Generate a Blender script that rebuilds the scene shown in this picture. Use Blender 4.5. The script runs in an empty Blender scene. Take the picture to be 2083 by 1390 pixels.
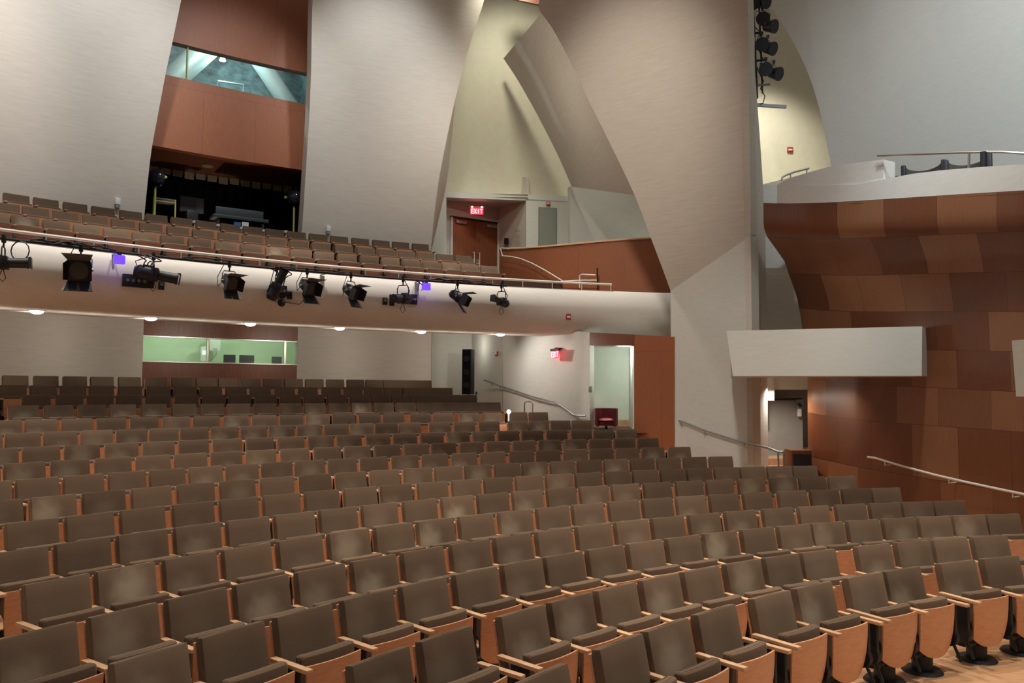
import bpy, bmesh, math, random
from mathutils import Vector, Matrix
random.seed(7)
S = bpy.context.scene
COL = S.collection
PI = math.pi

# ------------------------------------------------------------------ camera
FPX = 1627.6; PITCH = 0.0589; ROLL = 0.00555; CAMZ = 2.5
_c, _s = math.cos(PITCH), math.sin(PITCH)
_cr, _sr = math.cos(ROLL), math.sin(ROLL)
FWD = Vector((0, _c, _s)); UP0 = Vector((0, -_s, _c)); RT0 = Vector((1, 0, 0))
RT = RT0 * _cr + UP0 * _sr
UP = UP0 * _cr - RT0 * _sr
cam_d = bpy.data.cameras.new('camera'); cam = bpy.data.objects.new('camera', cam_d); COL.objects.link(cam)
cam_d.sensor_width = 36.0; cam_d.lens = FPX / 2083 * 36.0; cam_d.clip_end = 200
M = Matrix((RT, UP, -FWD)).transposed().to_4x4(); M.translation = Vector((0, 0, CAMZ))
cam.matrix_world = M
S.camera = cam

# ------------------------------------------------------------------ exposure, ambient
S.view_settings.view_transform = 'Standard'; S.view_settings.look = 'None'
S.view_settings.exposure = 0.0; S.view_settings.gamma = 1.0; S.view_settings.use_curve_mapping = False
W = bpy.data.worlds.new('ambient'); S.world = W; W.use_nodes = True
_nt = W.node_tree; _tc = _nt.nodes.new('ShaderNodeTexCoord'); _sx = _nt.nodes.new('ShaderNodeSeparateXYZ'); _mr = _nt.nodes.new('ShaderNodeMapRange')
_nt.links.new(_tc.outputs['Generated'], _sx.inputs[0]); _nt.links.new(_sx.outputs['Z'], _mr.inputs[0])
_mr.inputs[1].default_value = 0.0; _mr.inputs[2].default_value = .55; _mr.inputs[3].default_value = .03; _mr.inputs[4].default_value = 0.30
_nt.nodes['Background'].inputs[0].default_value = (1.0, 0.90, 0.79, 1)      # light coming down from the bright upper hall
_nt.links.new(_mr.outputs[0], _nt.nodes['Background'].inputs[1])

def aim(o, tgt):
    o.rotation_euler = (Vector(tgt) - o.location).to_track_quat('-Z', 'Y').to_euler()
def area(loc, tgt, sx, sy, power, col=(1, .87, .70)):
    d = bpy.data.lights.new('house_light', 'AREA'); d.shape = 'RECTANGLE'; d.size = sx; d.size_y = sy
    d.energy = power; d.color = col
    o = bpy.data.objects.new('house_light', d); COL.objects.link(o); o.location = loc; aim(o, tgt); return o
def spot(loc, tgt, power, ang=60, blend=.6, col=(1, .87, .70), r=.08, name='spot_beam'):
    d = bpy.data.lights.new(name, 'SPOT'); d.energy = power; d.color = col; d.spot_size = math.radians(ang)
    d.spot_blend = blend; d.shadow_soft_size = r
    o = bpy.data.objects.new(name, d); COL.objects.link(o); o.location = loc; aim(o, tgt); return o
def point(loc, power, col=(1, .87, .70), r=.08, name='lamp_glow'):
    d = bpy.data.lights.new(name, 'POINT'); d.energy = power; d.color = col; d.shadow_soft_size = r
    o = bpy.data.objects.new(name, d); COL.objects.link(o); o.location = loc; return o
# downlights in the ceiling above the seats
for x, y, pw in ((5.5, 6.0, 2300), (1.5, 6.5, 2300), (-1.8, 9.0, 2300), (2.5, 10.5, 2100), (-5.0, 9.5, 1900), (5.6, 10.5, 900)):
    spot((x, y, 13.0), (x, y + .3, 0), pw, 56, .7, (1, .87, .70), .25, 'ceiling_downlight')
HC = (8.623, -2.223)
def hp(deg, R, z): return (HC[0] + R * math.cos(math.radians(deg)), HC[1] + R * math.sin(math.radians(deg)), z)
for a_, pw in ((146, 1900), (137, 2300), (128, 2300), (119, 2300), (110.5, 2100)):
    spot(hp(a_, 23.6, 13.2), hp(a_, 22.8, 0), pw * .95, 62, .7, (1, .92, .82), .2, 'ceiling_downlight')
# washes on the plaster shells and the balcony front
for a_, pw, z_ in ((141, 2100, 8.5), (134, 1900, 9.5), (126, 1200, 9.0), (118, 1150, 9.8), (113, 500, 7.5)):
    spot(hp(a_, 21.6, 15.0), hp(a_ - 1, 27.6, z_ + .6), pw * 1.25, 52, 1.0, (1.0, .95, .90) if z_ < 9 else (.92, .97, 1.0), .3, 'shell_wash')
spot((-.5, 10.0, 13.5), (3.4, 20.6, 6.6), 2900, 40, 1.0, (1, .91, .80), .4, 'shell_wash')
spot((6.0, 8.0, 12.0), (10.0, 15.5, 8.5), 2600, 72, 1.0, (.87, .95, 1.0), .4, 'shell_wash')
spot((5.4, 9.6, 14.0), (7.6, 13.0, 5.2), 3600, 34, 1.0, (.84, .97, 1.0), .3, 'shell_wash')
spot((7.2, 22.0, 12.8), (7.9, 24.0, 6.5), 900, 90, 1.0, (1, .97, .84), .3, 'shell_wash')  # added wash, hidden behind the pier, brightens the cream wall
spot((1.0, 19.6, 13.0), (1.7, 25.5, 7.5), 560, 60, 1.0, (1, .97, .78), .3, 'shell_wash')
spot((0.5, 4.5, 11.5), (5.0, 16.6, 2.7), 2800, 24, 1.0, (1, .94, .86), .3, 'shell_wash')  # added wash to brighten the lower pier and the white box
point((-.4, 21.2, 9.6), 75, (1, .95, .80), .02, 'vault_bounce_fill')  # added point without a fixture, stands in for bounce onto the arch band
spot((-.2, 21.8, 15.2), (-.3, 24.4, 12.6), 700, 90, 1.0, (1, .99, .82), .3, 'shell_wash')

# ------------------------------------------------------------------ pixel rays and the house geometry
CX, CY = 8.623, -2.223            # all seat rows, the balcony and the rear walls share this centre
def ray(px, py):
    u = (px - 1041.5) / FPX; v = (py - 695) / FPX
    return RT * u - UP * v + FWD
def at(px, py, Y):
    d = ray(px, py); t = Y / d.y
    return Vector((d.x * t, Y, d.z * t + CAMZ))
def oncyl(px, py, R, lean=0.0, z0=5.6):
    d = ray(px, py); r = R
    for _ in range(25 if lean else 1):
        A = d.x * d.x + d.y * d.y; B = -(CX * d.x + CY * d.y); Cc = CX * CX + CY * CY - r * r
        t = (-B + math.sqrt(B * B - A * Cc)) / A
        z = d.z * t + CAMZ
        r = R - lean * max(0.0, z - z0)
    return Vector((d.x * t, d.y * t, z))
def onplane(px, py, p0, n):
    d = ray(px, py); o = Vector((0, 0, CAMZ)); t = (Vector(p0) - o).dot(n) / d.dot(n)
    return o + d * t
def pol(deg, R, z):
    a = math.radians(deg); return Vector((CX + R * math.cos(a), CY + R * math.sin(a), z))
def ang(p): return math.degrees(math.atan2(p[1] - CY, p[0] - CX))
def lerp(a, b, t): return a + (b - a) * t
def interp(pts, x):
    if x <= pts[0][0]: 
        a, b = pts[0], pts[1]
    elif x >= pts[-1][0]:
        a, b = pts[-2], pts[-1]
    else:
        for a, b in zip(pts, pts[1:]):
            if a[0] <= x <= b[0]: break
    return a[1] + (b[1] - a[1]) * (x - a[0]) / (b[0] - a[0])
def polyat(pts, t):
    n = len(pts) - 1; f = min(t * n, n - 1e-9); i = int(f); f -= i
    # Catmull-Rom for smooth outlines
    p = [Vector(pts[max(0, i - 1)]), Vector(pts[i]), Vector(pts[i + 1]), Vector(pts[min(n, i + 2)])]
    return .5 * ((2 * p[1]) + (-p[0] + p[2]) * f + (2 * p[0] - 5 * p[1] + 4 * p[2] - p[3]) * f * f + (-p[0] + 3 * p[1] - 3 * p[2] + p[3]) * f ** 3)

# ------------------------------------------------------------------ materials
def nodemat(name, base, rough=.6, spec=.4, metal=0.0):
    m = bpy.data.materials.new(name); m.use_nodes = True; nt = m.node_tree; b = nt.nodes['Principled BSDF']
    b.inputs['Base Color'].default_value = (*base, 1); b.inputs['Roughness'].default_value = rough
    b.inputs['Specular IOR Level'].default_value = spec; b.inputs['Metallic'].default_value = metal
    return m, nt, b
def add(nt, t, **kw):
    n = nt.nodes.new(t)
    for k, v in kw.items(): setattr(n, k, v)
    return n
def coords(nt, scale, kind='Object'):
    tc = add(nt, 'ShaderNodeTexCoord'); mp = add(nt, 'ShaderNodeMapping'); mp.inputs['Scale'].default_value = scale
    nt.links.new(tc.outputs[kind], mp.inputs['Vector']); return mp
def noisy(name, base, amp=.12, scale=(3, 3, 3), rough=.8, spec=.3, detail=6, bump=0.0, bscale=(40, 40, 40)):
    m, nt, b = nodemat(name, base, rough, spec)
    mp = coords(nt, scale); nz = add(nt, 'ShaderNodeTexNoise'); nz.inputs['Detail'].default_value = detail
    nt.links.new(mp.outputs[0], nz.inputs['Vector'])
    r = add(nt, 'ShaderNodeValToRGB'); r.color_ramp.elements[0].position = .3; r.color_ramp.elements[1].position = .7
    r.color_ramp.elements[0].color = (*[c * (1 - amp) for c in base], 1); r.color_ramp.elements[1].color = (*[min(1, c * (1 + amp)) for c in base], 1)
    nt.links.new(nz.outputs['Fac'], r.inputs[0]); nt.links.new(r.outputs[0], b.inputs['Base Color'])
    if bump:
        mp2 = coords(nt, bscale); n2 = add(nt, 'ShaderNodeTexNoise'); nt.links.new(mp2.outputs[0], n2.inputs['Vector'])
        bp = add(nt, 'ShaderNodeBump'); bp.inputs['Strength'].default_value = bump; bp.inputs['Distance'].default_value = .01
        nt.links.new(n2.outputs['Fac'], bp.inputs['Height']); nt.links.new(bp.outputs[0], b.inputs['Normal'])
    return m
def woodmat(name, c1, c2, rough=.35, scale=(1.2, 1.2, 14), spec=.5):
    m, nt, b = nodemat(name, c1, rough, spec)
    mp = coords(nt, scale); nz = add(nt, 'ShaderNodeTexNoise'); nz.inputs['Detail'].default_value = 5; nz.inputs['Roughness'].default_value = .6
    nt.links.new(mp.outputs[0], nz.inputs['Vector'])
    r = add(nt, 'ShaderNodeValToRGB'); r.color_ramp.elements[0].position = .35; r.color_ramp.elements[1].position = .68
    r.color_ramp.elements[0].color = (*c1, 1); r.color_ramp.elements[1].color = (*c2, 1)
    nt.links.new(nz.outputs['Fac'], r.inputs[0])
    oi = add(nt, 'ShaderNodeObjectInfo'); mr = add(nt, 'ShaderNodeMapRange'); mr.inputs[3].default_value = .86; mr.inputs[4].default_value = 1.1
    nt.links.new(oi.outputs['Random'], mr.inputs[0])
    mx = add(nt, 'ShaderNodeVectorMath', operation='SCALE'); nt.links.new(r.outputs[0], mx.inputs[0]); nt.links.new(mr.outputs[0], mx.inputs['Scale'])
    nt.links.new(mx.outputs[0], b.inputs['Base Color'])
    return m
def fabricmat(name, base, patch):
    """wool cloth with a soft rubbed patch of its own on each backrest"""
    m, nt, b = nodemat(name, base, .95, .1)
    b.inputs['Sheen Weight'].default_value = .18; b.inputs['Sheen Roughness'].default_value = .5; b.inputs['Sheen Tint'].default_value = (1, .85, .65, 1)
    oi = add(nt, 'ShaderNodeObjectInfo'); tc = add(nt, 'ShaderNodeTexCoord'); L = nt.links.new
    wn = add(nt, 'ShaderNodeTexWhiteNoise', noise_dimensions='1D'); L(oi.outputs['Random'], wn.inputs['W'])
    off = add(nt, 'ShaderNodeVectorMath', operation='SUBTRACT'); L(wn.outputs['Color'], off.inputs[0]); off.inputs[1].default_value = (.5, .5, .5)
    of2 = add(nt, 'ShaderNodeVectorMath', operation='MULTIPLY'); L(off.outputs[0], of2.inputs[0]); of2.inputs[1].default_value = (0, .16, .16)
    c1 = add(nt, 'ShaderNodeVectorMath', operation='SUBTRACT'); L(tc.outputs['Object'], c1.inputs[0]); c1.inputs[1].default_value = (.03, 0, .64)
    c2 = add(nt, 'ShaderNodeVectorMath', operation='SUBTRACT'); L(c1.outputs[0], c2.inputs[0]); L(of2.outputs[0], c2.inputs[1])
    nz = add(nt, 'ShaderNodeTexNoise'); nz.inputs['Scale'].default_value = 9; L(tc.outputs['Object'], nz.inputs['Vector'])
    ns = add(nt, 'ShaderNodeVectorMath', operation='SCALE'); ns.inputs['Scale'].default_value = .10; L(nz.outputs['Color'], ns.inputs[0])
    c3 = add(nt, 'ShaderNodeVectorMath', operation='ADD'); L(c2.outputs[0], c3.inputs[0]); L(ns.outputs[0], c3.inputs[1])
    ln = add(nt, 'ShaderNodeVectorMath', operation='LENGTH'); L(c3.outputs[0], ln.inputs[0])
    mr = add(nt, 'ShaderNodeMapRange', interpolation_type='SMOOTHSTEP'); L(ln.outputs['Value'], mr.inputs[0])
    mr.inputs[1].default_value = .24; mr.inputs[2].default_value = .05; mr.inputs[3].default_value = 0; mr.inputs[4].default_value = 1
    pw = add(nt, 'ShaderNodeMath', operation='POWER'); L(wn.outputs['Value'], pw.inputs[0]); pw.inputs[1].default_value = 2.4
    ml = add(nt, 'ShaderNodeMath', operation='MULTIPLY'); L(mr.outputs[0], ml.inputs[0]); L(pw.outputs[0], ml.inputs[1])
    mx0 = add(nt, 'ShaderNodeMix', data_type='RGBA'); L(ml.outputs[0], mx0.inputs[0]); mx0.inputs[6].default_value = (*base, 1); mx0.inputs[7].default_value = (*patch, 1)
    m2 = add(nt, 'ShaderNodeMapRange'); m2.inputs[3].default_value = .80; m2.inputs[4].default_value = 1.28; L(oi.outputs['Random'], m2.inputs[0])
    mx = add(nt, 'ShaderNodeVectorMath', operation='SCALE'); L(mx0.outputs[2], mx.inputs[0]); L(m2.outputs[0], mx.inputs['Scale'])
    L(mx.outputs[0], b.inputs['Base Color'])
    fn = add(nt, 'ShaderNodeTexNoise'); fn.inputs['Scale'].default_value = 260; L(tc.outputs['Object'], fn.inputs['Vector'])
    bp = add(nt, 'ShaderNodeBump'); bp.inputs['Strength'].default_value = .25; bp.inputs['Distance'].default_value = .004
    L(fn.outputs['Fac'], bp.inputs['Height']); L(bp.outputs[0], b.inputs['Normal'])
    return m
def panelmat(name, cols, bw, bh, rough=.33):
    """staggered veneer sheets laid in courses (UV in metres)"""
    m, nt, b = nodemat(name, cols[0], rough, .5)
    tc = add(nt, 'ShaderNodeTexCoord'); br = add(nt, 'ShaderNodeTexBrick')
    br.offset = .37; br.offset_frequency = 2; br.squash = 1.0
    br.inputs['Scale'].default_value = 1.0; br.inputs['Brick Width'].default_value = bw; br.inputs['Row Height'].default_value = bh
    br.inputs['Mortar Size'].default_value = .004; br.inputs['Mortar Smooth'].default_value = 0; br.inputs['Bias'].default_value = 0
    br.inputs['Color1'].default_value = (0, 0, 0, 1); br.inputs['Color2'].default_value = (1, 1, 1, 1); br.inputs['Mortar'].default_value = (.0, .0, .0, 1)
    nt.links.new(tc.outputs['UV'], br.inputs['Vector'])
    r = add(nt, 'ShaderNodeValToRGB'); cr = r.color_ramp
    cr.elements[0].position = 0; cr.elements[0].color = (*cols[0], 1); cr.elements[1].position = 1; cr.elements[1].color = (*cols[-1], 1)
    for i, c in enumerate(cols[1:-1]):
        e = cr.elements.new((i + 1) / (len(cols) - 1)); e.color = (*c, 1)
    nt.links.new(br.outputs['Color'], r.inputs[0])
    mp = add(nt, 'ShaderNodeMapping'); mp.inputs['Scale'].default_value = (16, .8, 1); nt.links.new(tc.outputs['UV'], mp.inputs['Vector'])
    nz = add(nt, 'ShaderNodeTexNoise'); nz.inputs['Detail'].default_value = 5; nt.links.new(mp.outputs[0], nz.inputs['Vector'])
    mr = add(nt, 'ShaderNodeMapRange'); mr.inputs[1].default_value = .3; mr.inputs[2].default_value = .7; mr.inputs[3].default_value = .86; mr.inputs[4].default_value = 1.12
    nt.links.new(nz.outputs['Fac'], mr.inputs[0])
    mo = add(nt, 'ShaderNodeMath', operation='MULTIPLY_ADD'); mo.inputs[1].default_value = -.45; mo.inputs[2].default_value = 1.0
    nt.links.new(br.outputs['Fac'], mo.inputs[0])
    mm = add(nt, 'ShaderNodeMath', operation='MULTIPLY'); nt.links.new(mr.outputs[0], mm.inputs[0]); nt.links.new(mo.outputs[0], mm.inputs[1])
    mx = add(nt, 'ShaderNodeVectorMath', operation='SCALE'); nt.links.new(r.outputs[0], mx.inputs[0]); nt.links.new(mm.outputs[0], mx.inputs['Scale'])
    nt.links.new(mx.outputs[0], b.inputs['Base Color'])
    return m
def emit(name, col, strength, base=None):
    m, nt, b = nodemat(name, base or col, .4, .3)
    b.inputs['Emission Color'].default_value = (*col, 1); b.inputs['Emission Strength'].default_value = strength; return m

PLASTER = noisy('plaster', (.62, .56, .49), .05, (.5, .5, 5), .85, .2, 8, .25, (60, 60, 60))
FASCIA = noisy('fascia plaster', (.76, .73, .685), .03, (1, 1, 4), .85, .2)
PLASTER2 = noisy('cool white plaster', (.66, .65, .60), .03, (1, 1, 4), .8, .2)
CREAM = noisy('cream paint', (.70, .66, .52), .03, (1, 1, 1), .8, .2)
FLOORW = woodmat('stage floor wood', (.47, .27, .15), (.60, .37, .22), .3, (1.5, 9, 1))
CARPET = noisy('carpet', (.10, .06, .045), .2, (20, 20, 20), .95, .1)
WOODWALL = panelmat('veneer panels', [(.15, .045, .018), (.20, .066, .028), (.175, .055, .023), (.31, .13, .06), (.22, .078, .034)], 1.15, .62, .3)
WOODDARK = woodmat('dark red veneer', (.165, .05, .022), (.215, .07, .03), .38, (5, 5, .7))
BOOTHWOOD = panelmat('booth veneer', [(.33, .105, .042), (.35, .115, .046)], 1.35, 3.4, .45)
SEATWOOD_DIM = woodmat('dimmed beech shell', (.30, .125, .075), (.36, .155, .095), .4, (2, 2, 9))  # seat beech with the dim balcony light put into its colour
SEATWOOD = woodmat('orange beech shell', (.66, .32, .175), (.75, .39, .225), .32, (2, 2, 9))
ARMWOOD = woodmat('pale beech armrest', (.66, .40, .24), (.76, .50, .31), .35, (3, 3, 3))
FABRIC = fabricmat('charcoal olive wool', (.165, .115, .082), (.40, .33, .25))
BLACK = noisy('black steel', (.018, .018, .022), .2, (9, 9, 9), .5, .4)
BLACKF = noisy('black cloth', (.008, .008, .012), .3, (4, 4, .6), .9, .1)
GREY = noisy('grey paint', (.27, .26, .24), .05, (1, 1, 1), .6, .3)
GREYM = nodemat('grey fixture metal', (.32, .32, .33), .4, .5, .7)[0]
STEEL = nodemat('brushed steel', (.62, .58, .52), .3, .5, 1.0)[0]
BRIGHT = nodemat('pale rail metal', (.88, .82, .74), .35, .5, .1)[0]
RED = noisy('red leather', (.17, .025, .035), .15, (6, 6, 6), .45, .4)
REDBOX = nodemat('alarm red', (.45, .05, .04), .4, .5)[0]
WHITE = nodemat('white plastic', (.75, .75, .72), .4, .5)[0]
YELLOW = nodemat('yellow pole', (.50, .48, .12), .5, .4)[0]
BLUECL = nodemat('blue cloth', (.08, .16, .45), .8, .2)[0]
LAMP = emit('lamp white', (1, .95, .88), 5)
PURPLE = emit('violet indicator', (.15, .055, 1.0), 1.25, (.1, .05, .5))
EXITRED = emit('exit red', (1.0, .035, .07), 2.2, (.5, .02, .03))
SCREEN = emit('screen white', (.8, .9, 1), 1.2)
def glassmat():
    m = bpy.data.materials.new('window glass'); m.use_nodes = True; nt = m.node_tree; nt.nodes.clear()
    o = add(nt, 'ShaderNodeOutputMaterial'); mx = add(nt, 'ShaderNodeMixShader'); mx.inputs[0].default_value = .03
    t = add(nt, 'ShaderNodeBsdfTransparent'); t.inputs[0].default_value = (.86, .95, .90, 1); g = add(nt, 'ShaderNodeBsdfGlossy'); g.inputs['Roughness'].default_value = .4
    nt.links.new(t.outputs[0], mx.inputs[1]); nt.links.new(g.outputs[0], mx.inputs[2]); nt.links.new(mx.outputs[0], o.inputs[0]); return m
GLASS = glassmat()

# ------------------------------------------------------------------ mesh helpers
class MB:
    def __init__(self): self.v = []; self.f = []; self.uv = {}
    def quad(self, pts): 
        n = len(self.v); self.v += [Vector(p) for p in pts]; self.f.append(list(range(n, n + len(pts)))); return self
    def box(self, c, s, rot=None, bev=0.0):
        bm = bmesh.new(); bmesh.ops.create_cube(bm, size=1.0)
        for v in bm.verts: v.co = Vector((v.co.x * s[0], v.co.y * s[1], v.co.z * s[2]))
        if bev: bmesh.ops.bevel(bm, geom=list(bm.edges), offset=bev, segments=2, affect='EDGES', profile=.6)
        m = Matrix.Translation(Vector(c)) @ (rot.to_4x4() if rot else Matrix())
        return self.addbm(bm, m)
    def addbm(self, bm, m=Matrix()):
        n = len(self.v); bm.verts.index_update()
        self.v += [m @ v.co for v in bm.verts]; self.f += [[n + v.index for v in f.verts] for f in bm.faces]; bm.free(); return self
    def cyl(self, p0, p1, r0, r1=None, n=16, cap=True):
        p0 = Vector(p0); p1 = Vector(p1); r1 = r0 if r1 is None else r1
        d = (p1 - p0).normalized(); a = d.orthogonal().normalized(); b = d.cross(a); k = len(self.v)
        for p, r in ((p0, r0), (p1, r1)):
            for i in range(n): t = 2 * PI * i / n; self.v.append(p + (a * math.cos(t) + b * math.sin(t)) * r)
        for i in range(n): j = (i + 1) % n; self.f.append([k + i, k + j, k + n + j, k + n + i])
        if cap: self.f.append([k + i for i in reversed(range(n))]); self.f.append([k + n + i for i in range(n)])
        return self
    def tube(self, pts, r, n=8):
        pts = [Vector(p) for p in pts]; k = len(self.v); m = len(pts); a = None
        for i, p in enumerate(pts):
            d = (pts[min(i + 1, m - 1)] - pts[max(i - 1, 0)]).normalized()
            a = d.orthogonal().normalized() if a is None else (a - d * a.dot(d)).normalized()
            b = d.cross(a)
            for j in range(n): t = 2 * PI * j / n; self.v.append(p + (a * math.cos(t) + b * math.sin(t)) * r)
        for i in range(m - 1):
            for j in range(n): q = (j + 1) % n; self.f.append([k + i * n + j, k + i * n + q, k + (i + 1) * n + q, k + (i + 1) * n + j])
        self.f.append([k + j for j in reversed(range(n))]); self.f.append([k + (m - 1) * n + j for j in range(n)]); return self
    def ball(self, c, r, s=(1, 1, 1), n=16):
        bm = bmesh.new(); bmesh.ops.create_uvsphere(bm, u_segments=n, v_segments=n // 2, radius=r)
        return self.addbm(bm, Matrix.Translation(Vector(c)) @ Matrix.Diagonal((*s, 1)))
    def ring(self, prof, a0, a1, n=60):
        """sweep a closed (R,z) profile about the house centre"""
        k = len(self.v); m = len(prof)
        for i in range(n + 1):
            a = lerp(a0, a1, i / n)
            for j, (R, z) in enumerate(prof): self.v.append(pol(a, R, z)); self.uv[len(self.v) - 1] = (math.radians(a0 - a) * R, z)
        for i in range(n):
            for j in range(m): q = (j + 1) % m; self.f.append([k + i * m + j, k + i * m + q, k + (i + 1) * m + q, k + (i + 1) * m + j])
        self.f.append([k + j for j in range(m)]); self.f.append([k + n * m + j for j in reversed(range(m))]); return self
    def grid(self, P, th=0.0, back=None, vv=None):
        """P[row][col] of points; th thickness away from the viewer"""
        R_, C_ = len(P), len(P[0]); k = len(self.v)
        ul = [0.0]
        mid = P[R_ // 2]
        for j in range(1, C_): ul.append(ul[-1] + (mid[j] - mid[j - 1]).length)
        for i in range(R_):
            for j in range(C_): self.v.append(Vector(P[i][j])); self.uv[len(self.v) - 1] = (ul[j], vv[i] if vv else P[i][j].z)
        g = lambda i, j: k + i * C_ + j
        for i in range(R_ - 1):
            for j in range(C_ - 1): self.f.append([g(i, j), g(i, j + 1), g(i + 1, j + 1), g(i + 1, j)])
        if th:
            k2 = len(self.v)
            for i in range(R_):
                for j in range(C_):
                    p = P[i][j]; a = P[min(i + 1, R_ - 1)][j] - P[max(i - 1, 0)][j]; b = P[i][min(j + 1, C_ - 1)] - P[i][max(j - 1, 0)]
                    nn = a.cross(b); nn = nn.normalized() if nn.length > 1e-9 else Vector((0, 1, 0))
                    if back is not None: nn = back.normalized()
                    elif nn.dot(p - Vector((0, 0, CAMZ))) < 0: nn = -nn
                    self.v.append(p + nn * th)
            h = lambda i, j: k2 + i * C_ + j
            for i in range(R_ - 1):
                for j in range(C_ - 1): self.f.append([h(i, j), h(i + 1, j), h(i + 1, j + 1), h(i, j + 1)])
            for i in range(R_ - 1):
                self.f.append([g(i, 0), g(i + 1, 0), h(i + 1, 0), h(i, 0)]); self.f.append([g(i, C_ - 1), h(i, C_ - 1), h(i + 1, C_ - 1), g(i + 1, C_ - 1)])
            for j in range(C_ - 1):
                self.f.append([g(0, j), h(0, j), h(0, j + 1), g(0, j + 1)]); self.f.append([g(R_ - 1, j), g(R_ - 1, j + 1), h(R_ - 1, j + 1), h(R_ - 1, j)])
        return self
    def sheet(self, L, Rr, surf, ny=24, nx=16, th=.3, smooth=True):
        P = []
        for i in range(ny + 1):
            t = i / ny
            if smooth: a = polyat(L, t); b = polyat(Rr, t)
            else: a = Vector((interp([(q / (len(L) - 1), p[0]) for q, p in enumerate(L)], t), interp([(q / (len(L) - 1), p[1]) for q, p in enumerate(L)], t))); b = Vector((interp([(q / (len(Rr) - 1), p[0]) for q, p in enumerate(Rr)], t), interp([(q / (len(Rr) - 1), p[1]) for q, p in enumerate(Rr)], t)))
            P.append([surf(*(a.lerp(b, j / nx))) for j in range(nx + 1)])
        return self.grid(P, th)
    def loft(self, A, B, n=12, th=.1, m=24):
        P = []
        for i in range(m + 1):
            a = polyat(A, i / m); b = polyat(B, i / m); P.append([a.lerp(b, j / n) for j in range(n + 1)])
        return self.grid(P, th)
    def build(self, name, mat, parent=None, smooth=True):
        me = bpy.data.meshes.new(name); off = Vector((0, 0, 0))
        if parent is not None:
            q = parent
            while q is not None: off += q.location; q = q.parent
        me.from_pydata([tuple(v - off) for v in self.v], [], self.f); me.validate()
        bm = bmesh.new(); bm.from_mesh(me); bmesh.ops.recalc_face_normals(bm, faces=bm.faces)
        for f in bm.faces: f.smooth = smooth
        for e in bm.edges:
            if len(e.link_faces) == 2 and e.link_faces[0].normal.angle(e.link_faces[1].normal, 0) > math.radians(34): e.smooth = False
        bm.to_mesh(me); bm.free()
        if self.uv:
            ul = me.uv_layers.new(name='UVMap')
            for lp in me.loops: ul.data[lp.index].uv = self.uv.get(lp.vertex_index, (0, 0))
        me.materials.append(mat)
        o = bpy.data.objects.new(name, me); COL.objects.link(o)
        if parent is not None: o.parent = parent
        return o
def tag(o, label=None, cat=None, group=None, kind=None):
    if label: o['label'] = label
    if cat: o['category'] = cat
    if group: o['group'] = group
    if kind: o['kind'] = kind
    return o
def empty(name, loc, label, cat, group=None):
    o = bpy.data.objects.new(name, None); COL.objects.link(o); o.location = loc; o.empty_display_size = .1
    return tag(o, label, cat, group)
def struct(name, mb, mat, label, cat, smooth=True): return tag(mb.build(name, mat, None, smooth), label, cat, None, 'structure')
def copy_tree(o, parent=None):
    c = o.copy(); COL.objects.link(c); c.parent = parent
    for ch in list(o.children): copy_tree(ch, c)
    return c
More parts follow.
